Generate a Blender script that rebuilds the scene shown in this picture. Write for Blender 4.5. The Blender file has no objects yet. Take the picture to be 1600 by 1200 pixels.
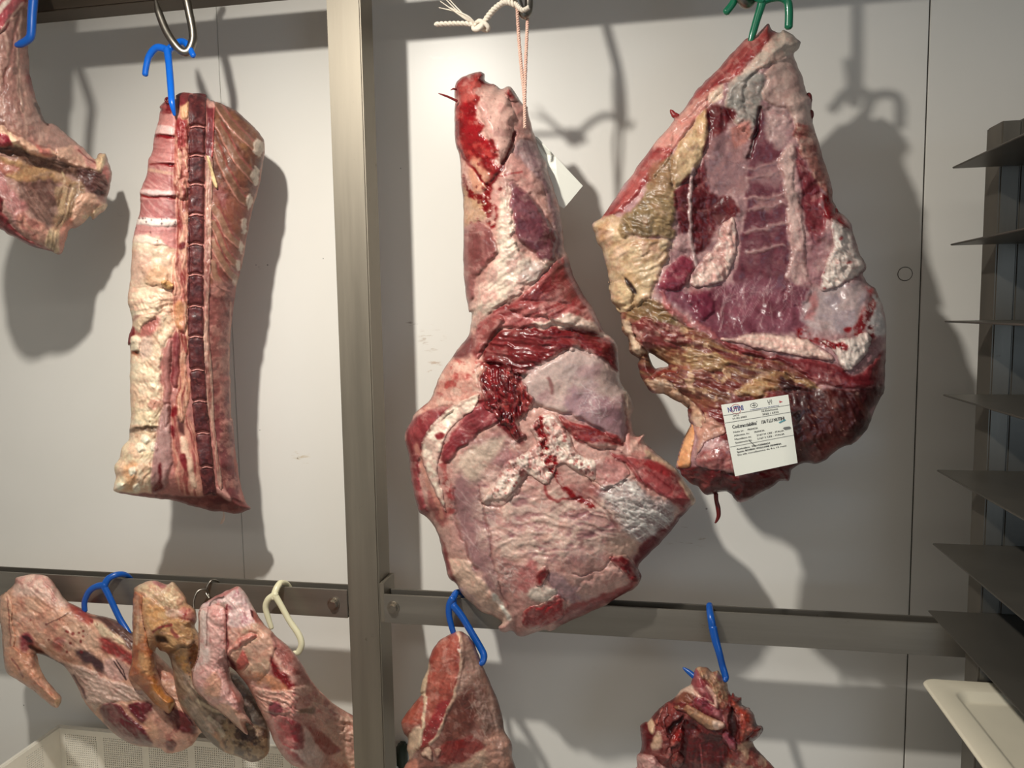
import bpy, bmesh, math, random
import numpy as np
from mathutils import Vector, Matrix

C = bpy.context.scene.collection
rnd = random.Random(7)
# ------------------------------------------------------------------ camera
FPX, PCX, PCY = 1200.0, 800.0, 600.0
CAM = np.array([0.0, 0.0, 1.5])
_dn = np.array([998 - PCX, 13285 - PCY, FPX]); _dn /= np.linalg.norm(_dn)
_lf = np.array([-5768 - PCX, 585 - PCY, FPX]); _lf /= np.linalg.norm(_lf)
_Z = -_dn
_X = -_lf; _X = _X - _X.dot(_Z) * _Z; _X /= np.linalg.norm(_X)
_Y = np.cross(_Z, _X)
ROT = np.stack([_X, _Y, _Z])


def at(px, py, Y):
    """world point(s) seen at photo pixel (px,py) on the vertical plane at distance Y"""
    px = np.asarray(px, float); py = np.asarray(py, float)
    d = np.stack([(px - PCX) / FPX, (py - PCY) / FPX, np.ones_like(px)], -1) @ ROT.T
    return d * (np.asarray(Y, float) / d[..., 1])[..., None] + CAM


def pt(px, py, Y):
    return Vector(at(px, py, Y))


cam_d = bpy.data.cameras.new('camera')
cam_d.sensor_width = 36.0
cam_d.lens = 36.0 * FPX / 1600.0
cam_d.clip_start = 0.01
cam = bpy.data.objects.new('camera', cam_d); C.objects.link(cam)
M = Matrix.Identity(4)
for i in range(3):
    M[i][0] = ROT[i, 0]; M[i][1] = -ROT[i, 1]; M[i][2] = -ROT[i, 2]; M[i][3] = CAM[i]
cam.matrix_world = M
bpy.context.scene.camera = cam
WALL = 1.40      # back wall
DF = 1.23        # front face of the steel frame


# ------------------------------------------------------------------ noise
def _hash(ix, iy, seed):
    a = (ix.astype(np.int64) * 374761393 + iy.astype(np.int64) * 668265263 + seed * 974634777) & 0xFFFFFFFF
    a = ((a ^ (a >> 13)) * 1274126177) & 0xFFFFFFFF
    a = ((a ^ (a >> 16)) * 2246822519) & 0xFFFFFFFF
    return ((a ^ (a >> 15)) & 0xFFFFFF) / float(0xFFFFFF)


def vnoise(x, y, seed=0):
    x0 = np.floor(x); y0 = np.floor(y)
    fx = x - x0; fy = y - y0
    fx = fx * fx * fx * (fx * (fx * 6 - 15) + 10); fy = fy * fy * fy * (fy * (fy * 6 - 15) + 10)
    a = _hash(x0, y0, seed); b = _hash(x0 + 1, y0, seed)
    c = _hash(x0, y0 + 1, seed); d = _hash(x0 + 1, y0 + 1, seed)
    return (a * (1 - fx) + b * fx) * (1 - fy) + (c * (1 - fx) + d * fx) * fy


def fbm(x, y, seed=0, octv=4, gain=0.5):
    s = 0; a = 1.0; t = 0
    for o in range(octv):
        s = s + a * vnoise(x * 2 ** o + 17.3 * o, y * 2 ** o - 9.1 * o, seed + o)
        t += a; a *= gain
    return s / t


def worley(x, y, seed=0):
    x0 = np.floor(x); y0 = np.floor(y)
    f1 = np.full(x.shape, 9.0)
    for i in (-1, 0, 1):
        for j in (-1, 0, 1):
            cx = x0 + i; cy = y0 + j
            dx = cx + _hash(cx, cy, seed) - x; dy = cy + _hash(cx, cy, seed + 55) - y
            f1 = np.minimum(f1, dx * dx + dy * dy)
    return np.sqrt(f1)


def sstep(a, b, v):
    t = np.clip((v - a) / (b - a), 0, 1)
    return t * t * (3 - 2 * t)


def lin(c):
    c = np.array(c, float) / 255.0
    return np.where(c <= 0.04045, c / 12.92, ((c + 0.055) / 1.055) ** 2.4)


# ------------------------------------------------------------------ 2-D shapes
def smooth_poly(pts, closed=True, sub=6):
    p = np.array(pts, float); n = len(p); out = []
    rng = range(n) if closed else range(n - 1)
    for i in rng:
        if closed:
            a, b, c, d = p[(i - 1) % n], p[i], p[(i + 1) % n], p[(i + 2) % n]
        else:
            a, b, c, d = p[max(i - 1, 0)], p[i], p[i + 1], p[min(i + 2, n - 1)]
        for k in range(sub):
            t = k / sub
            out.append(0.5 * (2 * b + (c - a) * t + (2 * a - 5 * b + 4 * c - d) * t * t + (3 * b - 3 * c + d - a) * t ** 3))
    if not closed:
        out.append(p[-1])
    return np.array(out)


def seg_dist(P, poly, closed=True):
    """distance to polyline, nearest point, parameter (segment index + t)"""
    A = poly; B = np.roll(poly, -1, 0)
    if not closed:
        A, B = poly[:-1], poly[1:]
    best = np.full(len(P), 1e18); near = np.zeros((len(P), 2)); par = np.zeros(len(P))
    for k in range(len(A)):
        ab = B[k] - A[k]; L = ab @ ab + 1e-12
        t = np.clip(((P - A[k]) @ ab) / L, 0, 1)
        q = A[k] + t[:, None] * ab
        d = ((P - q) ** 2).sum(1)
        m = d < best
        best[m] = d[m]; near[m] = q[m]; par[m] = k + t[m]
    return np.sqrt(best), near, par


def inside(P, poly):
    c = np.zeros(len(P), bool)
    x, y = P[:, 0], P[:, 1]
    for k in range(len(poly)):
        x1, y1 = poly[k - 1]; x2, y2 = poly[k]
        if y1 == y2:
            continue
        m = ((y1 > y) != (y2 > y)) & (x < (x2 - x1) * (y - y1) / (y2 - y1) + x1)
        c ^= m
    return c


def crop(x0, y0, s):
    """reads points noted in an enlarged crop back into photo pixels"""
    return lambda *pts: [(x0 + a / s, y0 + b / s) for a, b in pts]


# ------------------------------------------------------------------ objects
def link(name, me, mat=None, parent=None, smooth=True):
    o = bpy.data.objects.new(name, me); C.objects.link(o)
    if mat is not None:
        me.materials.append(mat)
    if smooth and len(me.polygons):
        me.polygons.foreach_set('use_smooth', [True] * len(me.polygons))
    if parent is not None:
        o.parent = parent
        o.matrix_parent_inverse = parent.matrix_world.inverted()
    return o


def tag(o, label=None, cat=None, group=None, kind=None):
    if label: o['label'] = label
    if cat: o['category'] = cat
    if group: o['group'] = group
    if kind: o['kind'] = kind
    return o


def empty(name, loc, label, cat, group=None):
    o = bpy.data.objects.new(name, None); C.objects.link(o)
    o.empty_display_size = 0.03
    o.location = loc
    o.matrix_world = Matrix.Translation(Vector(loc))
    return tag(o, label, cat, group)


def bm_obj(name, bm, mat, parent=None, smooth=False):
    me = bpy.data.meshes.new(name); bm.normal_update(); bm.to_mesh(me); bm.free()
    return link(name, me, mat, parent, smooth)


def add_box(bm, x0, x1, y0, y1, z0, z1, bev=0.0):
    b2 = bmesh.new()
    bmesh.ops.create_cube(b2, size=1.0)
    for v in b2.verts:
        v.co = Vector((x0 + (v.co.x + .5) * (x1 - x0), y0 + (v.co.y + .5) * (y1 - y0), z0 + (v.co.z + .5) * (z1 - z0)))
    if bev > 0:
        bmesh.ops.bevel(b2, geom=b2.edges[:], offset=bev, segments=2, affect='EDGES')
    t = bpy.data.meshes.new('t'); b2.to_mesh(t); b2.free(); bm.from_mesh(t); bpy.data.meshes.remove(t)


def add_tube(bm, pts, rad, seg=12, sub=8, flat=None, caps=True):
    """swept tube; rad may be a list per control point; flat squashes the section along world Y"""
    P = smooth_poly([tuple(p) for p in pts], False, sub) if sub > 1 else np.array([tuple(p) for p in pts], float)
    n = len(P)
    if np.isscalar(rad):
        Rr = np.full(n, rad)
    else:
        Rr = np.interp(np.linspace(0, len(rad) - 1, n), range(len(rad)), rad)
    T = np.gradient(P, axis=0); T /= np.linalg.norm(T, axis=1)[:, None] + 1e-12
    up = np.array([0, 1.0, 0])
    rings = []
    for i in range(n):
        u = up - T[i] * (up @ T[i])
        if np.linalg.norm(u) < 1e-3:
            u = np.array([1.0, 0, 0]) - T[i] * T[i][0]
        u /= np.linalg.norm(u); v = np.cross(T[i], u)
        f = 1.0 if flat is None else flat
        rings.append([bm.verts.new(P[i] + Rr[i] * (f * math.cos(a) * u + math.sin(a) * v)) for a in np.linspace(0, 2 * math.pi, seg, endpoint=False)])
    for a, b in zip(rings, rings[1:]):
        for k in range(seg):
            bm.faces.new((a[k], a[(k + 1) % seg], b[(k + 1) % seg], b[k]))
    if caps:
        for r, s, R_ in ((rings[0], -1, Rr[0]), (rings[-1], 1, Rr[-1])):
            i = 0 if s < 0 else n - 1
            c = P[i] + T[i] * s * R_ * 0.6
            inner = [bm.verts.new(P[i] + (np.array(v.co) - P[i]) * 0.62 + T[i] * s * R_ * 0.45) for v in r]
            cv = bm.verts.new(c)
            for k in range(seg):
                q = (r[k], r[(k + 1) % seg], inner[(k + 1) % seg], inner[k])
                bm.faces.new(q if s > 0 else q[::-1])
                q = (inner[k], inner[(k + 1) % seg], cv)
                bm.faces.new(q if s > 0 else q[::-1])


# ------------------------------------------------------------------ materials
def new_mat(name):
    m = bpy.data.materials.new(name); m.use_nodes = True
    nt = m.node_tree
    return m, nt, nt.nodes['Principled BSDF']


def nd(nt, typ, **kw):
    n = nt.nodes.new(typ)
    for k, v in kw.items():
        if k in n.inputs.keys():
            n.inputs[k].default_value = v
        else:
            setattr(n, k, v)
    return n


def simple_mat(name, rgb, rough=0.5, metal=0.0, noise=0.06, scale=30, bump=0.0, stretch=(1, 1, 1), spec=0.5, coat=0, trans=0, sss=0, rgb2=None, thr=(0.35, 0.75)):
    m, nt, b = new_mat(name)
    tc = nd(nt, 'ShaderNodeTexCoord'); mp = nd(nt, 'ShaderNodeMapping'); mp.inputs['Scale'].default_value = stretch
    nt.links.new(tc.outputs['Object'], mp.inputs['Vector'])
    nz = nd(nt, 'ShaderNodeTexNoise', Scale=scale, Detail=5.0, Roughness=0.6)
    nt.links.new(mp.outputs[0], nz.inputs['Vector'])
    ramp = nd(nt, 'ShaderNodeValToRGB')
    c = lin(rgb); d = c * (1 - noise * 2) if rgb2 is None else lin(rgb2)
    ramp.color_ramp.elements[0].position = thr[0]; ramp.color_ramp.elements[1].position = thr[1]
    ramp.color_ramp.elements[0].color = (*d, 1); ramp.color_ramp.elements[1].color = (*c, 1)
    nt.links.new(nz.outputs['Fac'], ramp.inputs['Fac']); nt.links.new(ramp.outputs[0], b.inputs['Base Color'])
    mr = nd(nt, 'ShaderNodeMapRange'); mr.inputs['To Min'].default_value = rough * 0.85; mr.inputs['To Max'].default_value = min(1, rough * 1.2)
    nt.links.new(nz.outputs['Fac'], mr.inputs['Value']); nt.links.new(mr.outputs[0], b.inputs['Roughness'])
    b.inputs['Metallic'].default_value = metal
    b.inputs['Specular IOR Level'].default_value = spec
    b.inputs['Coat Weight'].default_value = coat
    b.inputs['Transmission Weight'].default_value = trans
    if sss:
        b.inputs['Subsurface Weight'].default_value = sss; b.inputs['Subsurface Radius'].default_value = (0.01, 0.008, 0.006); b.inputs['Subsurface Scale'].default_value = 1.0
    if bump:
        bp = nd(nt, 'ShaderNodeBump', Strength=bump, Distance=0.002)
        nt.links.new(nz.outputs['Fac'], bp.inputs['Height']); nt.links.new(bp.outputs[0], b.inputs['Normal'])
    return m


def meat_material():
    m, nt, b = new_mat('raw_meat')
    at_ = nd(nt, 'ShaderNodeAttribute'); at_.attribute_name = 'Col'
    wet = nd(nt, 'ShaderNodeAttribute'); wet.attribute_name = 'Wet'
    tc = nd(nt, 'ShaderNodeTexCoord')
    n1 = nd(nt, 'ShaderNodeTexNoise', Scale=160.0, Detail=4.0, Roughness=0.65)
    n2 = nd(nt, 'ShaderNodeTexNoise', Scale=45.0, Detail=5.0, Roughness=0.6, Distortion=0.6)
    for n in (n1, n2):
        nt.links.new(tc.outputs['Object'], n.inputs['Vector'])
    mr = nd(nt, 'ShaderNodeMapRange'); mr.inputs['From Min'].default_value = .3; mr.inputs['From Max'].default_value = .7
    mr.inputs['To Min'].default_value = 0.84; mr.inputs['To Max'].default_value = 1.14
    nt.links.new(n1.outputs['Fac'], mr.inputs['Value'])
    mx = nd(nt, 'ShaderNodeVectorMath', operation='SCALE')
    nt.links.new(at_.outputs['Color'], mx.inputs[0]); nt.links.new(mr.outputs[0], mx.inputs['Scale'])
    nt.links.new(mx.outputs[0], b.inputs['Base Color'])
    ra = nd(nt, 'ShaderNodeMath', operation='MULTIPLY_ADD'); ra.inputs[1].default_value = 0.35
    nt.links.new(n2.outputs['Fac'], ra.inputs[0]); nt.links.new(wet.outputs['Fac'], ra.inputs[2])
    nt.links.new(ra.outputs[0], b.inputs['Roughness'])
    b.inputs['Specular IOR Level'].default_value = 0.45
    b.inputs['Coat Weight'].default_value = 0.12
    b.inputs['Coat Roughness'].default_value = 0.22
    ad = nd(nt, 'ShaderNodeMath', operation='MULTIPLY_ADD'); ad.inputs[1].default_value = 0.35
    nt.links.new(n1.outputs['Fac'], ad.inputs[0]); nt.links.new(n2.outputs['Fac'], ad.inputs[2])
    bp = nd(nt, 'ShaderNodeBump', Strength=0.45, Distance=0.0025)
    nt.links.new(ad.outputs[0], bp.inputs['Height']); nt.links.new(bp.outputs[0], b.inputs['Normal'])
    b.inputs['Subsurface Weight'].default_value = 0.12
    b.inputs['Subsurface Radius'].default_value = (0.006, 0.002, 0.0015)
    b.inputs['Subsurface Scale'].default_value = 1.0
    return m


MEAT = meat_material()
GAIN = 1.0


# ------------------------------------------------------------------ meat surfaces
class Slab:
    """A solid piece of meat: its outline, its thickness, and the muscle, fat and blood regions on its surface."""

    def __init__(s, outline, yd, T=60, R=80, back=30, step=2.0, jit=(2.0, 14.0), base=(190, 140, 130), holes=(), seed=1, sub=6, top=None, wet=0.28, power=0.5, rock=5):
        s.seed = seed; s.step = step; s.top = top; s.T = T; s.back = back; s.yd = yd
        o = smooth_poly(outline, True, sub)
        nr = np.roll(o, -1, 0) - np.roll(o, 1, 0); nr = np.stack([nr[:, 1], -nr[:, 0]], 1); nr /= np.linalg.norm(nr, axis=1)[:, None] + 1e-9
        if jit[0] > 0:
            o = o + nr * ((fbm(o[:, 0] / jit[1], o[:, 1] / jit[1], seed + 90, 3) - .5) * 2 * jit[0])[:, None]
        s.loops = [o] + [smooth_poly(h, True, 4) for h in holes]
        x0, y0 = o.min(0) - 2 * step; x1, y1 = o.max(0) + 2 * step
        gx = np.arange(x0, x1, step); gy = np.arange(y0, y1, step)
        s.nx, s.ny = len(gx), len(gy); s.x0, s.y0 = x0, y0
        XX, YY = np.meshgrid(gx, gy)
        P = np.stack([XX.ravel(), YY.ravel()], 1)
        sd = np.full(len(P), 1e9); near = P.copy()
        for k, L in enumerate(s.loops):
            d, q, _ = seg_dist(P, L)
            ins = inside(P, L)
            if k > 0: ins = ~ins
            sg = np.where(ins, d, -d)
            m = sg < sd
            sd[m] = sg[m]; near[m] = q[m]
        keep = sd > -0.45 * step
        s.idx = np.full(len(P), -1); s.idx[keep] = np.arange(keep.sum())
        s.P = P[keep]; s.near = near[keep]; s.d = np.maximum(sd[keep], 0)
        s.keep = keep
        s.x, s.y = s.P[:, 0], s.P[:, 1]
        t = np.clip(s.d / R, 0, 1)
        s.prof = np.power(1 - (1 - t) ** 2, power)
        s.h = T * s.prof
        s.h0 = s.h.copy()
        s.col = np.tile(lin(base), (len(s.P), 1))
        s.wet = np.full(len(s.P), wet)
        s.dh = np.zeros(len(s.P))
        s.dh += (fbm(s.x / 45, s.y / 45, seed, 3) - .5) * 2 * rock * np.clip(T / 40, .2, 1)
        s.blend = 0.0; s.fin = 1.0
        s.fmask = np.ones(len(s.P))

    # masks
    def warp(s, amp, sc, k=0):
        a = (fbm(s.x / sc, s.y / sc, s.seed * 7 + 31 + k, 3) - .5) * 2 * amp
        b = (fbm(s.x / sc + 40, s.y / sc + 11, s.seed * 7 + 77 + k, 3) - .5) * 2 * amp
        return np.stack([s.x + a, s.y + b], 1)

    def poly(s, pts, soft=4, warp=8, sc=16, groove=0, smooth=True):
        pl = smooth_poly(pts, True, 3) if smooth else np.array(pts, float)
        lo = pl.min(0) - soft - warp - 14; hi = pl.max(0) + soft + warp + 14
        b = np.where((s.x > lo[0]) & (s.x < hi[0]) & (s.y > lo[1]) & (s.y < hi[1]))[0]
        m = np.zeros(len(s.P)); s.sd = np.full(len(s.P), -99.0)
        if len(b) == 0: return m
        W = s.warp(warp, sc, int(pl[0, 0]) % 50)[b] if warp else s.P[b]
        d, _, _ = seg_dist(W, pl)
        sg = np.where(inside(W, pl), d, -d)
        s.sd[b] = sg
        m[b] = sstep(-soft / 2, soft / 2, sg)
        if groove:
            s.dh[b] -= groove * np.exp(-(sg / 3.0) ** 2)
        return m

    def line(s, pts, w=3, soft=2, warp=4, sc=14, taper=False, smooth=True):
        pl = smooth_poly(pts, False, 4) if smooth else np.array(pts, float)
        lo = pl.min(0) - w - soft - warp; hi = pl.max(0) + w + soft + warp
        b = np.where((s.x > lo[0]) & (s.x < hi[0]) & (s.y > lo[1]) & (s.y < hi[1]))[0]
        m = np.zeros(len(s.P))
        if len(b) == 0: return m
        W = s.warp(warp, sc, int(pl[0, 0]) % 50)[b] if warp else s.P[b]
        d, _, par = seg_dist(W, pl, False)
        ww = w / 2.0
        if taper:
            ww = ww * np.clip(1.15 - par / len(pl), .1, 1)
        m[b] = 1 - sstep(ww - soft / 2, ww + soft / 2, d)
        return m

    def all(s):
        return np.ones(len(s.P))

    # effects
    def paint(s, m, c, amt=1.0, dh=0.0, wet=None):
        k = (m * amt)[:, None]
        s.col = s.col * (1 - k) + lin(c) * k
        if dh: s.dh += m * dh
        if wet is not None: s.wet = s.wet * (1 - m) + wet * m
        return m

    def fill(s, pts, c, soft=4, warp=8, sc=16, dh=0, groove=0, amt=1.0, wet=None, var=0.0):
        m = s.poly(pts, soft, warp, sc, groove)
        if dh:
            dome = np.clip(s.sd / max(abs(dh) * 1.6, 6), 0, 1)
            s.dh += dh * np.sqrt(np.clip(1 - (1 - dome) ** 2, 0, 1))
        s.paint(m, c, amt, 0, wet)
        return m

    def stroke(s, pts, c, w=3, soft=2, warp=4, amt=1.0, dh=0, taper=False, wet=None):
        m = s.line(pts, w, soft, warp, 14, taper)
        if w >= 8 and c[0] > c[1] * 3:      # blood lies in ragged smears
            m = m * sstep(.36, .54, fbm(s.x / 7, s.y / 7, s.seed + 611, 4, .6))
        return s.paint(m, c, amt, dh, wet)

    def streak(s, m, ang, c, L=60, W=5, amt=.6, dh=0, thr=.5, sharp=.18, seed=0, bend=6):
        a = math.radians(ang); ca, sa = math.cos(a), math.sin(a)
        bx = s.x + (fbm(s.x / 30, s.y / 30, s.seed + seed + 5, 2) - .5) * 2 * bend
        by = s.y + (fbm(s.x / 30 + 9, s.y / 30, s.seed + seed + 6, 2) - .5) * 2 * bend
        u = bx * ca + by * sa; v = -bx * sa + by * ca
        n = fbm(u / L, v / W, s.seed * 3 + seed + 200, 3, .55)
        k = sstep(thr - sharp, thr + sharp, n) * m
        s.paint(k, c, amt)
        if dh: s.dh += (n - .5) * 2 * dh * m
        return k

    def blotch(s, m, c, sc=14, amt=.6, thr=.55, sharp=.08, dh=0, seed=0, octv=4):
        n = fbm(s.x / sc, s.y / sc, s.seed * 5 + seed + 300, octv, .55)
        k = sstep(thr - sharp, thr + sharp, n) * m
        s.paint(k, c, amt)
        if dh: s.dh += (n - .5) * 2 * dh * m
        return k

    def lump(s, m, sc=16, dh=4, c=None, amt=.4, seed=0):
        W = s.warp(sc * .35, sc, seed)
        f = worley(W[:, 0] / sc, W[:, 1] / sc, s.seed + seed + 400)
        s.dh += dh * (0.6 - np.clip(f, 0, 1.1)) * m
        if c is not None:
            s.paint(sstep(.45, 1.0, f) * m, c, amt * .6)

    def fold(s, m, ang, L=60, W=10, dh=3, c=None, amt=.5, seed=0):
        a = math.radians(ang); ca, sa = math.cos(a), math.sin(a)
        Q = s.warp(W * .9, W * 3, seed)
        u = Q[:, 0] * ca + Q[:, 1] * sa; v = -Q[:, 0] * sa + Q[:, 1] * ca
        n = np.abs(fbm(u / L, v / W, s.seed * 9 + seed + 500, 3) - .5) * 4
        r = 1 - np.clip(n, 0, 1)
        s.dh += dh * (r - .4) * m
        if c is not None:
            s.paint(sstep(.55, .95, r) * m, c, amt)

    def web(s, m, n=40, L=40, c=(225, 205, 200), ang=None, w=1.3, amt=.42, seed=0, dh=.4, spread=25):
        L = L * .75; n = int(n * 1.3)
        rr = random.Random(s.seed * 13 + seed)
        ok = np.where(m > .6)[0]
        if len(ok) == 0: return
        for _ in range(n):
            i = rr.choice(ok.tolist()) if len(ok) < 2000 else ok[rr.randrange(len(ok))]
            a = math.radians(rr.uniform(0, 360) if ang is None else ang + rr.gauss(0, spread))
            x, y = s.P[i]; pts = [(x, y)]
            for k in range(4):
                a += rr.gauss(0, .5 if ang is None else .2)
                x += math.cos(a) * L / 4; y += math.sin(a) * L / 4
                pts.append((x, y))
            k = s.line(pts, w * rr.uniform(.6, 1.5), 1.8, 2, taper=True) * np.clip(m * 1.5, 0, 1)
            s.paint(k, c, amt * rr.uniform(.5, 1.1)); s.dh += k * dh

    def spots(s, m, c, n=12, r=(1, 3), amt=.8, seed=0):
        rr = random.Random(s.seed * 17 + seed)
        ok = np.where(m > .6)[0]
        if len(ok) == 0: return
        for _ in range(n):
            x, y = s.P[ok[rr.randrange(len(ok))]]; q = rr.uniform(*r)
            d = np.hypot((s.x - x) * rr.uniform(.7, 1.2), (s.y - y) * rr.uniform(.7, 1.2))
            s.paint(1 - sstep(q * .6, q * 1.3, d), c, amt)

    def calm(s, m, k=.35):
        s.fmask *= 1 - (1 - k) * m

    # heights
    def total(s):
        return s.h + s.dh * sstep(0, 9, s.d) * (1 if s.top is None else 1)

    def sample(s, x, y):
        """height (mm) of the finished surface at photo pixels"""
        g = np.full(s.nx * s.ny, np.nan); g[s.keep] = s.total()
        ix = np.clip(np.round((np.asarray(x) - s.x0) / s.step).astype(int), 0, s.nx - 1)
        iy = np.clip(np.round((np.asarray(y) - s.y0) / s.step).astype(int), 0, s.ny - 1)
        v = g[iy * s.nx + ix]
        return np.nan_to_num(v, nan=0.0)

    def depth(s, x, y):
        y0 = s.yd(np.asarray(x, float), np.asarray(y, float)) if callable(s.yd) else s.yd
        return y0 - s.sample(x, y) / 1000.0

    def finish(s):
        # fine structure common to all raw surfaces: mottling, small folds, thin pale film
        x, y = s.x, s.y
        W = s.warp(6, 12, 3)
        s.dh += (fbm(W[:, 0] / 9, W[:, 1] / 9, s.seed + 811, 4, .6) - .5) * 3.4 * s.fin * s.fmask
        s.dh += (np.abs(fbm(W[:, 0] / 14, W[:, 1] / 14, s.seed + 812, 3) - .5)) * -3.0 * s.fin * s.fmask
        k = 1 + (fbm(x / 24, y / 24, s.seed + 813, 3) - .5) * .5 * s.fin * s.fmask + (fbm(x / 7, y / 7, s.seed + 814, 4, .65) - .5) * .55 * s.fin * s.fmask
        s.col *= k[:, None]
        lum = np.clip((s.col @ np.array([.3, .6, .1])) / .16, .15, 1)
        film = lum * sstep(.56, .70, fbm(W[:, 0] / 17, W[:, 1] / 11, s.seed + 815, 5, .62)) * .34 * s.fin * s.fmask
        s.col = s.col * (1 - film[:, None]) + (s.col * .35 + lin((226, 192, 178)) * .65) * film[:, None]
        red = sstep(.60, .70, fbm(W[:, 0] / 13, W[:, 1] / 10, s.seed + 816, 5, .62)) * .30 * s.fin * s.fmask
        s.col = s.col * (1 - red[:, None]) + (s.col * np.array([.95, .55, .55])) * red[:, None]

    def build(s, name, parent, grain=.09):
        s.finish()
        if s.top is not None and s.blend > 0:
            t = s.top
            ix = np.clip(np.round((s.x - t.x0) / t.step).astype(int), 0, t.nx - 1); iy = np.clip(np.round((s.y - t.y0) / t.step).astype(int), 0, t.ny - 1)
            j = t.idx[iy * t.nx + ix]
            k = sstep(0, s.blend, s.d + (fbm(s.x / 6, s.y / 6, s.seed + 31, 3) - .5) * s.blend * 1.2)[:, None]
            bc = np.where((j >= 0)[:, None], t.col[np.maximum(j, 0)], s.col)
            s.col = bc * (1 - k) + s.col * k
        s.col *= (1 + (fbm(s.x / 5, s.y / 5, s.seed + 700, 3) - .5) * 2 * grain)[:, None] * GAIN
        sat = np.clip((s.col[:, 0] - s.col[:, 1]) / np.maximum(s.col[:, 0], .01), 0, 1)
        s.col = s.col * (.95 - .42 * sat ** 2)[:, None]
        s.col = np.clip(s.col, .001, .86)
        n = len(s.P)
        id2 = s.idx.reshape(s.ny, s.nx)
        a = id2[:-1, :-1].ravel(); b = id2[:-1, 1:].ravel(); c = id2[1:, 1:].ravel(); d = id2[1:, :-1].ravel()
        full = (a >= 0) & (b >= 0) & (c >= 0) & (d >= 0)
        q = np.stack([a, d, c, b], 1)[full]
        # border vertices: fewer than four cells
        cnt = np.bincount(q.ravel(), minlength=n)
        used = cnt > 0
        border = used & (cnt < 4)
        P = s.P.copy(); P[border] = s.near[border]
        tot = s.total(); tot = np.where(border, 0, tot)
        yd0 = s.yd(P[:, 0], P[:, 1]) if callable(s.yd) else np.full(n, s.yd)
        if s.top is not None:
            base = s.top.sample(P[:, 0], P[:, 1]); yd0 = s.top.yd(P[:, 0], P[:, 1]) if callable(s.top.yd) else np.full(n, s.top.yd)
            front = yd0 - (base + np.maximum(tot, 0) - np.where(border, 2.5, 0)) / 1000.0
            rear = yd0 - (base - 5) / 1000.0
        else:
            front = yd0 - tot / 1000.0
            rear = yd0 + s.back * s.prof / 1000.0
        V1 = at(P[:, 0], P[:, 1], front)
        V2 = at(P[:, 0], P[:, 1], rear)
        remap = np.full(n, -1); remap[used] = np.arange(used.sum()); nu = used.sum()
        inner = used & ~border
        remap2 = remap.copy(); remap2[inner] = nu + np.arange(inner.sum())
        V = np.concatenate([V1[used], V2[inner]])
        F = np.concatenate([remap[q], remap2[q][:, ::-1]])
        colr = np.concatenate([s.col[used], s.col[inner]]); wet = np.concatenate([s.wet[used], s.wet[inner]])
        me = bpy.data.meshes.new(name)
        me.vertices.add(len(V)); me.vertices.foreach_set('co', V.astype(np.float32).ravel())
        me.loops.add(len(F) * 4); me.loops.foreach_set('vertex_index', F.astype(np.int32).ravel())
        me.polygons.add(len(F)); me.polygons.foreach_set('loop_start', np.arange(0, len(F) * 4, 4, dtype=np.int32))
        me.polygons.foreach_set('loop_total', np.full(len(F), 4, dtype=np.int32))
        me.update(calc_edges=True)
        at1 = me.attributes.new('Col', 'FLOAT_COLOR', 'POINT')
        at1.data.foreach_set('color', np.concatenate([colr, np.ones((len(colr), 1))], 1).astype(np.float32).ravel())
        at2 = me.attributes.new('Wet', 'FLOAT', 'POINT'); at2.data.foreach_set('value', wet.astype(np.float32))
        me.validate()
        o = link(name, me, MEAT, parent)
        return o


def patch(base, outline, T=8, R=10, seed=3, jit=(3.0, 9), c=(190, 140, 130), step=None, wet=.28, power=.5, rock=1.5):
    s = Slab(outline, None, T=T * (.62 if jit[0] > 2 else 1), R=R, step=step or base.step, jit=jit, base=c, seed=seed, top=base, wet=wet, power=power, rock=rock, sub=5)
    s.blend = 7.0 if jit[0] > 2 else 1.5
    return s
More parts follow.
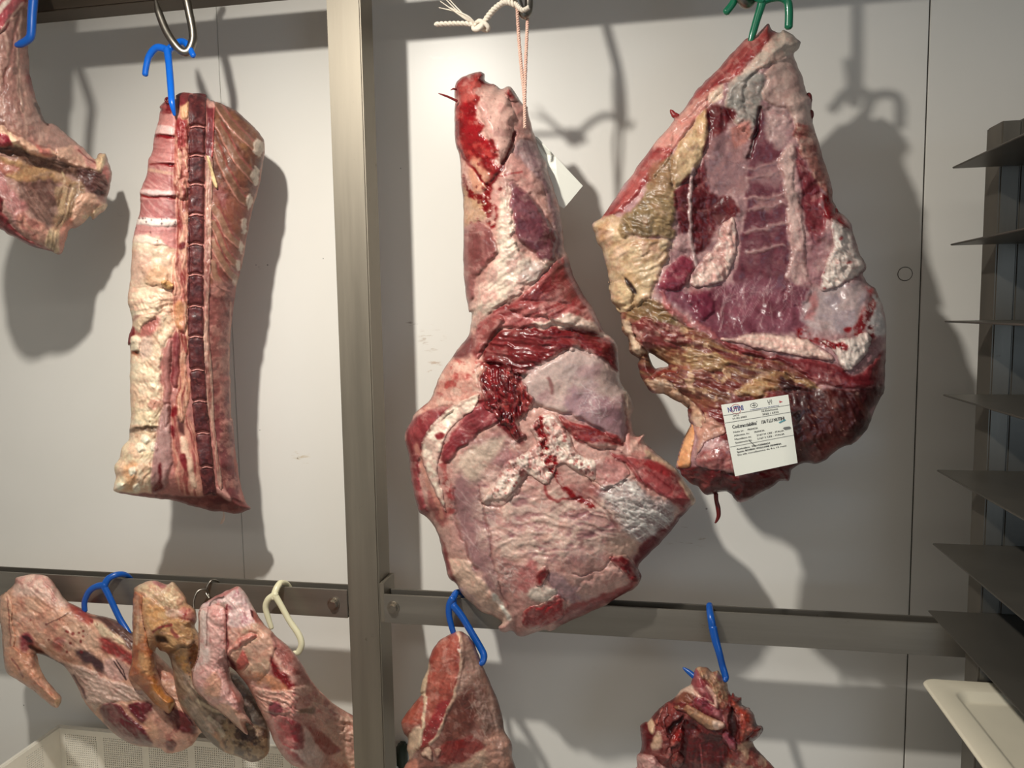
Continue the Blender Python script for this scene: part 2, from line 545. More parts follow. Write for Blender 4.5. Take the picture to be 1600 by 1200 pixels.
# ------------------------------------------------------------------ materials of the room and hardware
def wall_material():
    m, nt, b = new_mat('wall_panel')
    tc = nd(nt, 'ShaderNodeTexCoord')
    nz = nd(nt, 'ShaderNodeTexNoise', Scale=3.0, Detail=6.0)
    nt.links.new(tc.outputs['Object'], nz.inputs['Vector'])
    rp = nd(nt, 'ShaderNodeValToRGB')
    rp.color_ramp.elements[0].position = .3; rp.color_ramp.elements[1].position = .7
    rp.color_ramp.elements[0].color = (*lin((226, 223, 215)), 1); rp.color_ramp.elements[1].color = (*lin((231, 228, 221)), 1)
    nt.links.new(nz.outputs['Fac'], rp.inputs['Fac'])
    last = rp.outputs[0]
    n2 = nd(nt, 'ShaderNodeTexNoise', Scale=55.0, Detail=5.0, Roughness=.7)
    mp = nd(nt, 'ShaderNodeMapping'); mp.inputs['Scale'].default_value = (.35, 1, 1.6)
    nt.links.new(tc.outputs['Object'], mp.inputs['Vector']); nt.links.new(mp.outputs[0], n2.inputs['Vector'])
    # smears of old meat juice left on the panel
    for (px, py, r, col, lo) in [(675, 530, .030, (150, 118, 80), .53), (680, 575, .022, (170, 130, 90), .55), (640, 495, .03, (110, 85, 70), .60), (250, 345, .014, (150, 140, 115), .55), (196, 330, .02, (150, 140, 115), .58),
                               (405, 412, .012, (70, 50, 45), .58), (690, 90, .05, (240, 238, 228), .55), (470, 715, .022, (190, 170, 130), .54), (1080, 850, .05, (180, 165, 140), .6), (418, 414, .0022, (30, 20, 20), 0), (400, 414, .0014, (40, 30, 30), 0), (626, 263, .0016, (30, 26, 26), 0), (505, 404, .0016, (40, 36, 36), 0), (37, 1102, .0024, (30, 26, 26), 0), (465, 716, .0022, (110, 90, 60), 0), (1104, 795, .0024, (60, 30, 28), 0), (406, 672, .0016, (60, 50, 46), 0)]:
        c = at(px, py, WALL)
        d = nd(nt, 'ShaderNodeVectorMath', operation='DISTANCE'); d.inputs[1].default_value = tuple(c)
        nt.links.new(tc.outputs['Object'], d.inputs[0])
        k = nd(nt, 'ShaderNodeMapRange'); k.inputs['From Min'].default_value = r; k.inputs['From Max'].default_value = r * .3; k.inputs['To Min'].default_value = 0; k.inputs['To Max'].default_value = 1
        nt.links.new(d.outputs['Value'], k.inputs['Value'])
        t = nd(nt, 'ShaderNodeMapRange'); t.inputs['From Min'].default_value = lo; t.inputs['From Max'].default_value = lo + .07
        nt.links.new(n2.outputs['Fac'], t.inputs['Value'])
        mu = nd(nt, 'ShaderNodeMath', operation='MULTIPLY'); nt.links.new(k.outputs[0], mu.inputs[0]); nt.links.new(t.outputs[0], mu.inputs[1])
        m2 = nd(nt, 'ShaderNodeMath', operation='MULTIPLY'); m2.inputs[1].default_value = .7; nt.links.new(mu.outputs[0], m2.inputs[0])
        mix = nd(nt, 'ShaderNodeMix', data_type='RGBA')
        nt.links.new(m2.outputs[0], mix.inputs[0]); nt.links.new(last, mix.inputs[6]); mix.inputs[7].default_value = (*lin(col), 1)
        last = mix.outputs[2]
    nt.links.new(last, b.inputs['Base Color'])
    b.inputs['Roughness'].default_value = .34
    b.inputs['Specular IOR Level'].default_value = .35
    return m


def steel_material(name, rgb, rough, stretch, metal=.85, grime=(70, 58, 46), gthr=.66):
    m, nt, b = new_mat(name)
    tc = nd(nt, 'ShaderNodeTexCoord')
    mp = nd(nt, 'ShaderNodeMapping'); mp.inputs['Scale'].default_value = stretch
    nt.links.new(tc.outputs['Object'], mp.inputs['Vector'])
    n1 = nd(nt, 'ShaderNodeTexNoise', Scale=40.0, Detail=6.0, Roughness=.65); nt.links.new(mp.outputs[0], n1.inputs['Vector'])
    n2 = nd(nt, 'ShaderNodeTexNoise', Scale=22.0, Detail=7.0, Roughness=.72); nt.links.new(tc.outputs['Object'], n2.inputs['Vector'])
    rp = nd(nt, 'ShaderNodeValToRGB'); rp.color_ramp.elements[0].position = .3; rp.color_ramp.elements[1].position = .7
    rp.color_ramp.elements[0].color = (*(lin(rgb) * .82), 1); rp.color_ramp.elements[1].color = (*lin(rgb), 1)
    nt.links.new(n1.outputs['Fac'], rp.inputs['Fac'])
    mr = nd(nt, 'ShaderNodeMapRange'); mr.inputs['From Min'].default_value = gthr; mr.inputs['From Max'].default_value = gthr + .1
    nt.links.new(n2.outputs['Fac'], mr.inputs['Value'])
    mix = nd(nt, 'ShaderNodeMix', data_type='RGBA'); nt.links.new(mr.outputs[0], mix.inputs[0]); nt.links.new(rp.outputs[0], mix.inputs[6]); mix.inputs[7].default_value = (*lin(grime), 1)
    nt.links.new(mix.outputs[2], b.inputs['Base Color'])
    r2 = nd(nt, 'ShaderNodeMapRange'); r2.inputs['To Min'].default_value = rough * .8; r2.inputs['To Max'].default_value = rough * 1.25
    nt.links.new(n1.outputs['Fac'], r2.inputs['Value']); nt.links.new(r2.outputs[0], b.inputs['Roughness'])
    b.inputs['Metallic'].default_value = metal
    bp = nd(nt, 'ShaderNodeBump', Strength=.12, Distance=.001); nt.links.new(n1.outputs['Fac'], bp.inputs['Height']); nt.links.new(bp.outputs[0], b.inputs['Normal'])
    return m


WALLM = wall_material()
DARKGAP = simple_mat('seam_sealant', (70, 64, 58), .8)
CEIL = simple_mat('ceiling_paint', (226, 225, 222), .7, scale=8)
FLOORM = simple_mat('floor_resin', (206, 203, 198), .55, scale=12)
SIDEM = simple_mat('side_wall_paint', (222, 221, 218), .6, scale=6)
STEEL_V = steel_material('worn_steel_post', (142, 134, 120), .50, (1, 1, .06), .7)
STEEL_H = steel_material('worn_steel_rail', (156, 150, 140), .42, (.06, 1, 1))
BEAMST = steel_material('shade_darkened_worn_beam', (84, 74, 62), .5, (.06, 1, 1), .6)  # worn steel, base colour darkened to stand in for shade on the beam
STEEL_HOOK = steel_material('hook_steel', (150, 144, 134), .36, (1, 1, 1), 1.0, gthr=.7)
BLACKST = steel_material('dark_steel_shelf', (104, 100, 92), .42, (.3, .3, 1), .65, (30, 26, 22), .66)
UPRST = steel_material('rack_upright_steel', (120, 114, 104), .42, (1, 1, .1), .8)
BOLTM = steel_material('bolt_steel', (160, 152, 140), .35, (1, 1, 1), .95, (110, 70, 40), .58)
BLUE = simple_mat('blue_plastic', (6, 104, 214), .28, noise=.05, coat=.3)
BLUE2 = simple_mat('dark_blue_plastic', (10, 82, 168), .30, noise=.05, coat=.25)
GREEN = simple_mat('green_plastic', (4, 112, 78), .28, noise=.05, coat=.3)
CREAMP = simple_mat('cream_plastic', (232, 226, 190), .35, noise=.04, sss=.1)
CRATEM = simple_mat('white_crate_plastic', (232, 226, 212), .42, noise=.03, sss=.1)
TRAYM = simple_mat('white_tray_plastic', (222, 214, 192), .38, noise=.04, scale=14)
STRINGM = simple_mat('cotton_string', (232, 220, 202), .85, noise=.08, scale=300, bump=.4)
STRINGP = simple_mat('pink_stained_string', (228, 196, 176), .85, noise=.12, scale=200, bump=.4, rgb2=(216, 172, 154))
PAPER = simple_mat('white_paper', (238, 238, 226), .6, noise=.015, scale=20)
INK = simple_mat('black_ink', (34, 34, 44), .7, noise=.02)
INKBLUE = simple_mat('blue_ink', (52, 62, 140), .7, noise=.02)
INKRED = simple_mat('red_ink', (196, 84, 92), .7, noise=.02)
INKTEAL = simple_mat('teal_ink', (60, 150, 165), .7, noise=.02)
INKGREY = simple_mat('grey_ink', (120, 120, 116), .7, noise=.02)
BRACK = simple_mat('dark_green_bracket', (48, 58, 44), .5)

# ------------------------------------------------------------------ the room
XL, XR, YB, ZC = -2.1, 1.9, -1.7, 2.6


def struct(name, bm, mat, smooth=False):
    return tag(bm_obj(name, bm, mat, None, smooth), kind='structure')


seam1 = float(at(352, 300, WALL)[0]); seam2 = float(at(1440, 400, WALL)[0])
bm = bmesh.new()
g = .0011
for a, b_ in ((XL, seam1 - g * .45), (seam1 + g * .45, seam2 - g), (seam2 + g, XR)):
    add_box(bm, a, b_, WALL, WALL + .03, 0, ZC, .0008)
struct('wall_back', bm, WALLM)
bm = bmesh.new()
for sx in (seam1, seam2):
    add_box(bm, sx - .004, sx + .004, WALL + .0025, WALL + .034, 0.001, ZC - .001)
struct('trim_1', bm, DARKGAP)
bm = bmesh.new(); add_box(bm, XL - .05, XL, YB, WALL + .03, 0, ZC); struct('wall_left', bm, SIDEM)
bm = bmesh.new(); add_box(bm, XR, XR + .05, YB, WALL + .03, 0, ZC); struct('wall_right', bm, SIDEM)
bm = bmesh.new(); add_box(bm, XL - .05, XR + .05, YB - .05, YB, 0, ZC); struct('wall_front', bm, SIDEM)
bm = bmesh.new(); add_box(bm, XL - .05, XR + .05, YB - .05, WALL + .03, -.05, 0); struct('floor', bm, FLOORM)
bm = bmesh.new(); add_box(bm, XL - .05, XR + .05, YB - .05, WALL + .03, ZC, ZC + .05); struct('ceiling', bm, CEIL)

# round plug set flush into the panel
c = at(1414, 428, WALL)
bm = bmesh.new()
r = .0118
for (r0, r1, y) in ((r, r * .93, -.0006),):
    n = 48
    o_ = [bm.verts.new((c[0] + r0 * math.cos(a), WALL + .001, c[2] + r0 * math.sin(a))) for a in np.linspace(0, 2 * math.pi, n, endpoint=False)]
    o2 = [bm.verts.new((c[0] + r0 * math.cos(a), WALL - .0006, c[2] + r0 * math.sin(a))) for a in np.linspace(0, 2 * math.pi, n, endpoint=False)]
    i2 = [bm.verts.new((c[0] + r1 * math.cos(a), WALL - .0006, c[2] + r1 * math.sin(a))) for a in np.linspace(0, 2 * math.pi, n, endpoint=False)]
    i3 = [bm.verts.new((c[0] + r1 * math.cos(a), WALL + .001, c[2] + r1 * math.sin(a))) for a in np.linspace(0, 2 * math.pi, n, endpoint=False)]
    for A, B in ((o_, o2), (o2, i2), (i2, i3)):
        for k in range(n):
            bm.faces.new((A[k], A[(k + 1) % n], B[(k + 1) % n], B[k]))
plug_ring = bm_obj('plug_rim', bm, DARKGAP)
bm = bmesh.new()
bmesh.ops.create_cone(bm, cap_ends=True, segments=40, radius1=r * .92, radius2=r * .9, depth=.002, matrix=Matrix.Translation((c[0], WALL - .0002, c[2])) @ Matrix.Rotation(math.pi / 2, 4, 'X'))
plug = tag(bm_obj('wall_plug', bm, WALLM), 'small round white plug set flush in the wall panel beside the right seam', 'plug')
plug_ring.parent = plug

# ------------------------------------------------------------------ steel frame
xp0, xp1 = -.5240, -.4660
frame = empty('hanging_frame', ((xp0 + xp1) / 2, DF + .03, 0), 'worn stainless steel frame with a square post and bolted horizontal rails', 'frame')
bm = bmesh.new(); add_box(bm, xp0, xp1, DF, DF + .058, .0, ZC - .001, .0022)
bm_obj('post', bm, STEEL_V, frame)
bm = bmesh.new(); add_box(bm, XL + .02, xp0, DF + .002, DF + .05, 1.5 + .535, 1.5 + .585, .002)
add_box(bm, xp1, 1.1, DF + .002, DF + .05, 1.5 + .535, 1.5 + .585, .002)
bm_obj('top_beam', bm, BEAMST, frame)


def rail(x0, x1, zt, zb, tilt):
    bm = bmesh.new()
    add_box(bm, x0, x1, DF - .0005, DF + .0035, zb, zt, .0008)
    add_box(bm, x0, x1, DF + .030, DF + .0335, zb, zt - .0012, .0008)
    add_box(bm, x0, x1, DF + .003, DF + .0305, zb, zb + .0035, .0004)
    r_ = bm_obj('rail', bm, STEEL_H, frame)
    return r_


def bolt(px, py, par):
    p = at(px, py, DF - .002)
    bm = bmesh.new()
    rot = Matrix.Rotation(math.pi / 2, 4, 'X')
    bmesh.ops.create_cone(bm, cap_ends=True, segments=28, radius1=.0115, radius2=.0112, depth=.002, matrix=Matrix.Translation((p[0], DF - .0014, p[2])) @ rot)
    b2 = bmesh.new()
    bmesh.ops.create_cone(b2, cap_ends=True, segments=6, radius1=.0088, radius2=.0088, depth=.0065, matrix=Matrix.Translation((p[0], DF - .0055, p[2])) @ rot @ Matrix.Rotation(.3, 4, 'Z'))
    bmesh.ops.bevel(b2, geom=b2.edges[:], offset=.0011, segments=2, affect='EDGES')
    t = bpy.data.meshes.new('t'); b2.to_mesh(t); b2.free(); bm.from_mesh(t); bpy.data.meshes.remove(t)
    bm_obj('bolt', bm, BOLTM, par)


rl = rail(XL + .02, xp0 - .0012, 1.5 - .4815, 1.5 - .5320, 0)
rr_ = rail(xp1 + .008, .80, 1.5 - .4850, 1.5 - .5360, 0)
bolt(521, 944, rl); bolt(614, 950, rr_)
# joint plate at the start of the right rail
bm = bmesh.new(); add_box(bm, xp1 + .0006, xp1 + .0085, DF + .001, DF + .056, 1.5 - .536, 1.5 - .466, .0006); bm_obj('joint_plate', bm, STEEL_V, frame)
# small dark bracket between the post and the wall near the bottom
p = at(629, 1178, WALL - .012)
bm = bmesh.new(); add_box(bm, p[0] - .010, p[0] + .008, WALL - .024, WALL - .0003, p[2] - .026, p[2] + .022, .004)
tag(bm_obj('wall_bracket', bm, BRACK, None, True), 'small dark green bracket on the wall behind the foot of the steel post', 'bracket')

# ------------------------------------------------------------------ rack of dark shelves on the right
yf = 1.15
tips = [(1475, 262), (1477, 382), (1470, 502), (1473, 617), (1465, 735), (1462, 850), (1457, 955)]
xs = float(at(1466, 700, yf)[0])
zt = [float(at(a, b_, yf)[2]) for a, b_ in tips]
xu = float(at(1565, 230, yf)[0])
ru = empty('shelf_rack', (xu + .1, yf, 0), 'tall dark steel rack of thin shelves at the right edge, in front of the wall', 'rack')
bm = bmesh.new()
ztop = float(at(1585, 192, yf + .02)[2])
add_box(bm, xu, xu + .024, yf + .002, yf + .05, 0, ztop, .002)
bm_obj('upright', bm, UPRST, ru)
bm = bmesh.new()
add_box(bm, xu + .0245, xu + .34, yf + .002, yf + .03, 0.12, ztop + .002, .002)
bm_obj('back_panel', bm, BLACKST, ru)
bm = bmesh.new(); add_box(bm, xu + .30, xu + .34, yf - .42, yf + .0015, 0, ztop, .002); bm_obj('upright', bm, UPRST, ru)
for i, z in enumerate(zt + [zt[-1] - (zt[0] - zt[-1]) / 6 - .012]):
    bm = bmesh.new()
    x0 = xs if i < 7 else xs + .03
    dx = (tips[i][0] - 1466) / 1080 if i < 7 else 0
    add_box(bm, x0 + dx * .6, xu + .2995, yf - .40, yf + .0015, z - .0016, z + .0008, .0007)
    # downturned lip at the rack side and a support angle underneath
    add_box(bm, xu + .06, xu + .2995, yf - .39, yf - .01, z - .012, z - .0016, .001)
    bm_obj('shelf', bm, BLACKST, ru)

# white shallow tray standing in the lowest slot
zs = zt[-1] - (zt[0] - zt[-1]) / 6 - .012 + .0008
x0 = float(at(1435, 1067, yf)[0]); x1 = x0 + .33; y1 = yf - .002; y0 = yf - .385


def rrect(x0, x1, y0, y1, r, n=8):
    out = []
    for cx, cy, a0 in ((x1 - r, y1 - r, 0), (x0 + r, y1 - r, 90), (x0 + r, y0 + r, 180), (x1 - r, y0 + r, 270)):
        for k in range(n + 1):
            a = math.radians(a0 + 90 * k / n); out.append((cx + r * math.cos(a), cy + r * math.sin(a)))
    return out


bm = bmesh.new()
prof = [(.012, .000, .014), (.002, .010, .02), (0, .0135, .02), (.001, .0155, .02), (.004, .0162, .018), (.030, .0162, .02), (.034, .0150, .018), (.040, .006, .014), (.044, .0045, .012)]
rings = []
for ins_, dz, rad in prof:
    rings.append([bm.verts.new((a, b_, zs + dz)) for a, b_ in rrect(x0 + ins_, x1 - ins_, y0 + ins_, y1 - ins_, max(rad, .004))])
for A, B in zip(rings, rings[1:]):
    for k in range(len(A)):
        bm.faces.new((A[k], A[(k + 1) % len(A)], B[(k + 1) % len(A)], B[k]))
bm.faces.new(rings[-1]); bm.faces.new(rings[0][::-1])
tag(bm_obj('plastic_tray', bm, TRAYM, None, True), 'shallow white plastic tray with rounded corners on the lowest slot of the shelf rack', 'tray')

# ------------------------------------------------------------------ white perforated crate under the shanks
yc = 1.36
pc = at(92, 1136, yc); zc = float(pc[2]); xc0 = float(pc[0]); xc1 = -.539; yc0 = yc - .43
crate = empty('perforated_crate', ((xc0 + xc1) / 2, (yc + yc0) / 2, zc - .24), 'white perforated plastic crate below the hanging shanks', 'crate')


def holed_wall(bm, o, u, v, nu, nv, cell, holes, th, nrm):
    """panel of square cells with real openings, th thick along nrm"""
    o, u, v, nrm = Vector(o), Vector(u), Vector(v), Vector(nrm)
    cache = {}

    def V(i, j, k):
        if (i, j, k) not in cache:
            cache[(i, j, k)] = bm.verts.new(o + u * i * cell + v * j * cell + nrm * (th * k))
        return cache[(i, j, k)]
    solid = lambda i, j: 0 <= i < nu and 0 <= j < nv and not holes(i, j)
    for i in range(nu):
        for j in range(nv):
            if not solid(i, j): continue
            bm.faces.new((V(i, j, 0), V(i + 1, j, 0), V(i + 1, j + 1, 0), V(i, j + 1, 0)))
            bm.faces.new((V(i, j, 1), V(i, j + 1, 1), V(i + 1, j + 1, 1), V(i + 1, j, 1)))
            for (di, dj, e) in ((-1, 0, ((0, 0), (0, 1))), (1, 0, ((1, 1), (1, 0))), (0, -1, ((1, 0), (0, 0))), (0, 1, ((0, 1), (1, 1)))):
                if not solid(i + di, j + dj):
                    (a, b1), (c1, d1) = e
                    bm.faces.new((V(i + a, j + b1, 0), V(i + c1, j + d1, 0), V(i + c1, j + d1, 1), V(i + a, j + b1, 1)))


def hol(i, j):
    if i % 2 == 0 or j % 2 == 0: return False
    if (i // 2) % 22 >= 19: return False
    return 4 < j < 34 and i > 6


cell = .0024
nv = 62
bm = bmesh.new(); holed_wall(bm, (xc0, yc, zc), (1, 0, 0), (0, 0, -1), int((xc1 - xc0) / cell), nv, cell, hol, .0035, (0, -1, 0)); bm_obj('side_wall', bm, CRATEM, crate)
bm = bmesh.new(); holed_wall(bm, (xc0, yc, zc), (0, -1, 0), (0, 0, -1), int(.43 / cell), nv, cell, lambda i, j: hol(i, j) and 20 < i < 44, .0035, (1, 0, 0)); bm_obj('side_wall', bm, CRATEM, crate)
bm = bmesh.new(); add_box(bm, xc1 - .0035, xc1, yc0, yc, zc - .15, zc, .001); bm_obj('side_wall', bm, CRATEM, crate)
bm = bmesh.new(); add_box(bm, xc0, xc1, yc0, yc0 + .0035, zc - .15, zc, .001); bm_obj('side_wall', bm, CRATEM, crate)
bm = bmesh.new(); add_box(bm, xc0, xc1, yc0, yc, zc - .152, zc - .146, .001); bm_obj('crate_floor', bm, CRATEM, crate)
bm = bmesh.new()
for a in ((xc0 - .007, xc1 + .007, yc - .002, yc + .007), (xc0 - .007, xc1 + .007, yc0 - .007, yc0 + .002), (xc0 - .007, xc0 + .002, yc0, yc), (xc1 - .002, xc1 + .007, yc0, yc)):
    add_box(bm, *a, zc - .004, zc + .002, .0012)
bm_obj('rim', bm, CRATEM, crate)
# the plain cabinet the crate stands on
bm = bmesh.new(); add_box(bm, xc0 - .05, xc1 + .008, yc0 - .05, yc + .02, 0, zc - .1522, .003)
tag(bm_obj('steel_table', bm, STEEL_H), 'plain steel stand under the white crate', 'stand')

# ------------------------------------------------------------------ hooks
def hook_base(pts, Y):
    return tuple(at(*pts, Y))


def plastic_hook(name, loc_px, Y, strokes, mat, label, group=None, pr=1.0):
    """moulded gambrel hook: every arm a swept, slightly flattened bar"""
    h = empty(name, hook_base(loc_px, Y), label, 'hook', group)
    for nm, pts, rad in strokes:
        bm = bmesh.new()
        P = [pt(a[0], a[1], a[2] if len(a) > 2 else Y) for a in pts]
        add_tube(bm, P, [r0 * 1.18 for r0 in rad], 14, 7, flat=.85)
        bm_obj(nm, bm, mat, h, True)
    return h


F4 = crop(180, 0, 3.636)
k = F4((312, 290), (240, 270), (195, 315), (178, 370), (170, 425))
k2 = F4((300, 285), (345, 250), (385, 238), (415, 262), (445, 318))
sh = F4((296, 278), (305, 360), (315, 480), (322, 580), (338, 655))
plastic_hook('plastic_hook', F4((310, 290))[0], 1.215,
             [('curved_arm', k, [.0052, .0052, .0048, .0045, .0044]),
              ('curved_arm', [(k2[0][0], k2[0][1], 1.215), (*k2[1], 1.221), (*k2[2], 1.222), (*k2[3], 1.214), (*k2[4], 1.208)], [.0055, .0052, .005, .0046, .004]),
              ('shaft', [(*sh[0], 1.214), (*sh[1], 1.206), (*sh[2], 1.188), (*sh[3], 1.170), (*sh[4], 1.174)], [.0058, .005, .005, .0046, .002])],
             BLUE, 'bright blue plastic hook stuck into the top of the hanging rib loin')
F1 = crop(0, 870, 3.6375)
plastic_hook('plastic_hook', F1((590, 170))[0], 1.21,
             [('curved_arm', [(*a, 1.208) for a in F1((482, 308), (481, 255), (505, 200), (545, 170), (600, 160))], [.0042, .0045, .0048, .005, .0058]),
              ('curved_arm', [(*a, y) for a, y in zip(F1((592, 165), (615, 125), (660, 103), (705, 100), (740, 122), (745, 150)), (1.208, 1.212, 1.220, 1.232, 1.246, 1.250))], [.0058, .005, .0048, .0045, .0042, .004]),
              ('shaft', [(*a, y) for a, y in zip(F1((585, 155), (625, 235), (680, 350), (728, 435), (728, 478), (708, 497)), (1.208, 1.207, 1.205, 1.2, 1.19, 1.18))], [.0055, .005, .0048, .0052, .0045, .003])],
             BLUE2, 'blue plastic hook over the left rail holding the leftmost shank')
F2 = crop(190, 870, 3.636)
plastic_hook('plastic_hook', F2((870, 220))[0], 1.208,
             [('curved_arm', [(*a, 1.206) for a in F2((852, 405), (832, 345), (818, 285), (835, 240), (878, 212))], [.0036, .0043, .0046, .0048, .005]),
              ('curved_arm', [(*a, y) for a, y in zip(F2((862, 235), (880, 180), (905, 148), (935, 152), (955, 175)), (1.206, 1.214, 1.226, 1.242, 1.25))], [.0055, .005, .0047, .0044, .004]),
              ('shaft', [(*a, y) for a, y in zip(F2((872, 220), (905, 275), (955, 365), (1005, 440), (1022, 495), (1005, 540), (978, 545)), (1.206, 1.206, 1.206, 1.205, 1.204, 1.203, 1.20))], [.0052, .0046, .0046, .0048, .0048, .0046, .003])],
             CREAMP, 'cream white plastic hook over the left rail beside the post')
F3 = crop(580, 880, 3.75)
plastic_hook('plastic_hook', F3((480, 250))[0], 1.208,
             [('curved_arm', [(*a, 1.206) for a in F3((486, 422), (468, 360), (456, 300), (458, 245), (478, 205))], [.004, .0043, .0046, .0048, .0052]),
              ('curved_arm', [(*a, y) for a, y in zip(F3((482, 250), (482, 205), (500, 172), (525, 172), (540, 195)), (1.206, 1.212, 1.226, 1.242, 1.25))], [.0052, .005, .0047, .0044, .004]),
              ('shaft', [(*a, y) for a, y in zip(F3((482, 250), (530, 310), (590, 410), (640, 495), (660, 540), (652, 580), (632, 592)), (1.206, 1.206, 1.205, 1.204, 1.2, 1.195, 1.19))], [.0056, .0052, .005, .005, .005, .0046, .003])],
             BLUE2, 'blue plastic hook over the right rail, holding the meat cut beside the post')
F5 = crop(950, 900, 4.0)
plastic_hook('plastic_hook', F5((650, 300))[0], 1.21,
             [('curved_arm', [(*a, y) for a, y in zip(F5((655, 330), (645, 270), (636, 215), (634, 182), (638, 192)), (1.208, 1.210, 1.222, 1.236, 1.25))], [.0052, .005, .0046, .0044, .004]),
              ('shaft', [(*a, y) for a, y in zip(F5((655, 320), (672, 400), (695, 480), (715, 560), (735, 630), (730, 655)), (1.207, 1.204, 1.2, 1.2, 1.195, 1.19))], [.0056, .0054, .0048, .0046, .0046, .003]),
              ('point', [(*a, y) for a, y in zip(F5((470, 574), (505, 600), (560, 640), (640, 660)), (1.215, 1.212, 1.205, 1.2))], [.0012, .0036, .0044, .0044])],
             BLUE2, 'blue plastic hook seen edge-on over the right rail, holding the dark red cut')
F7 = crop(1120, 0, 3.636)
plastic_hook('plastic_hook', F7((280, 0))[0], 1.18,
             [('curved_arm', [(*a, 1.176) for a in F7((262, 5), (180, -45), (115, -15), (85, 30), (52, 70))], [.0055, .005, .0046, .0046, .0046]),
              ('curved_arm', [(*a, 1.178) for a in F7((250, 5), (310, -12), (365, -15), (402, 12), (410, 70), (408, 155))], [.006, .0052, .005, .0048, .0048, .0048]),
              ('shaft', [(*a, 1.178) for a in F7((262, -5), (250, 40), (225, 120), (205, 190), (190, 240))], [.006, .005, .0046, .0044, .003])],
             GREEN, 'green plastic hook in the top of the labelled forequarter')
F0 = crop(0, 0, 6.0)
plastic_hook('plastic_hook', F0((305, 100))[0], 1.10,
             [('shaft', [(53, -22, 1.288), (52.5, -40, 1.28), (52.5, -46, 1.25), (52.5, -44, 1.20), (52.5, -36, 1.14)] + [(*a, 1.10) for a in F0((318, -120), (312, 0), (300, 150), (295, 270), (285, 345), (245, 385), (195, 412), (150, 425))], [.004, .0045, .005, .0055, .0058, .0058, .0062, .006, .0058, .0056, .0052, .005, .003])],
             BLUE2, 'dark blue plastic hook at the top left corner, holding the breast flap')


def steel_hook(px, Ys, rad, label, seg=14):
    o = empty('steel_hook', tuple(at(*px[len(px) // 2], Ys[len(px) // 2])), label, 'hook')
    bm = bmesh.new()
    add_tube(bm, [pt(a[0], a[1], y) for a, y in zip(px, Ys)], rad, seg, 8)
    bm_obj('bent_rod', bm, STEEL_HOOK, o, True)
    return o


steel_hook(F4((228, -8), (248, 70), (285, 165), (330, 240), (378, 292), (415, 290), (440, 235), (440, 170), (422, 80), (400, -20), (370, -110), (390, -190), (440, -200), (480, -150)),
           [1.205] * 4 + [1.208, 1.212, 1.216, 1.218, 1.218, 1.218, 1.222, 1.24, 1.262, 1.288], [.0016, .0062, .0068, .0068, .0068, .0068, .0068, .0068, .0068, .0068, .0066, .0066, .0066, .005],
           'thick bent steel meat hook above the rib loin')
steel_hook([(798, -60), (803, -20), (812, 12), (820, 24), (826, 10), (825, -40), (822, -100), (840, -125), (862, -110)], [1.13, 1.135, 1.145, 1.152, 1.158, 1.165, 1.19, 1.225, 1.285], .0062, 'steel meat hook at the top edge carrying the string of the leg')
steel_hook([(1140, -70), (1150, -25), (1160, 2), (1170, 6), (1178, -10), (1182, -60), (1190, -110), (1210, -128), (1228, -112)], [1.155, 1.16, 1.17, 1.18, 1.186, 1.19, 1.2, 1.225, 1.285], .0062, 'steel meat hook at the top edge behind the green hook')
steel_hook(F2((418, 330), (408, 260), (430, 200), (468, 186), (492, 205), (494, 236)), [1.19, 1.196, 1.205, 1.213, 1.22, 1.216], .0022, 'thin grey wire hook in front of the left rail, beside the brown shank', 10)
steel_hook(F2((498, 235), (480, 205), (488, 165), (515, 133), (545, 140), (560, 165)), [1.214, 1.218, 1.222, 1.23, 1.245, 1.25], .0022, 'thin dark wire hook over the left rail between two shanks', 10)


# ------------------------------------------------------------------ string
def twisted(bm, P, R, r, turns, seg=7, strands=2, n=120):
    P = smooth_poly([tuple(p) for p in P], False, 12)
    s_ = np.r_[0, np.cumsum(np.linalg.norm(np.diff(P, axis=0), axis=1))]
    t = np.linspace(0, s_[-1], n)
    Q = np.stack([np.interp(t, s_, P[:, k]) for k in range(3)], 1)
    T = np.gradient(Q, axis=0); T /= np.linalg.norm(T, axis=1)[:, None]
    up = np.array([0, 1., 0])
    for st in range(strands):
        pts = []
        for i in range(n):
            u = up - T[i] * (up @ T[i]); u /= np.linalg.norm(u) + 1e-9; v = np.cross(T[i], u)
            a = 2 * math.pi * (turns * i / n + st / strands)
            pts.append(Q[i] + R * (math.cos(a) * u + math.sin(a) * v))
        add_tube(bm, pts, r, seg, 1)


string = empty('butcher_string', tuple(at(818, 60, 1.15)), 'white twisted string with frayed knot tied round the steel hook, holding the leg', 'string')
Y = 1.15
bm = bmesh.new()
twisted(bm, [pt(808, 10, Y - .012), pt(810, 50, Y), pt(814, 100, Y + .002), pt(819, 150, Y + .006), pt(820, 200, Y + .012)], .0013, .0016, 26)
bm_obj('hanging_strand', bm, STRINGP, string, True)
bm = bmesh.new()
twisted(bm, [pt(825, 14, Y + .006), pt(823, 60, Y + .004), pt(821, 110, Y + .004), pt(820, 155, Y + .006), pt(820, 200, Y + .012)], .0013, .0016, 26)
bm_obj('hanging_strand', bm, STRINGP, string, True)
bm = bmesh.new()
twisted(bm, [pt(806, 8, Y - .012), pt(790, 3, Y - .012), pt(775, 12, Y - .01), pt(764, 24, Y - .008), pt(756, 36, Y - .006)], .002, .0026, 6)
twisted(bm, [pt(806, 6, Y - .014), pt(816, 16, Y - .016), pt(826, 12, Y - .012)], .0016, .002, 4, n=40)
bm_obj('tied_end', bm, STRINGM, string, True)
bm = bmesh.new()
kc = np.array(at(751, 40, Y - .006))
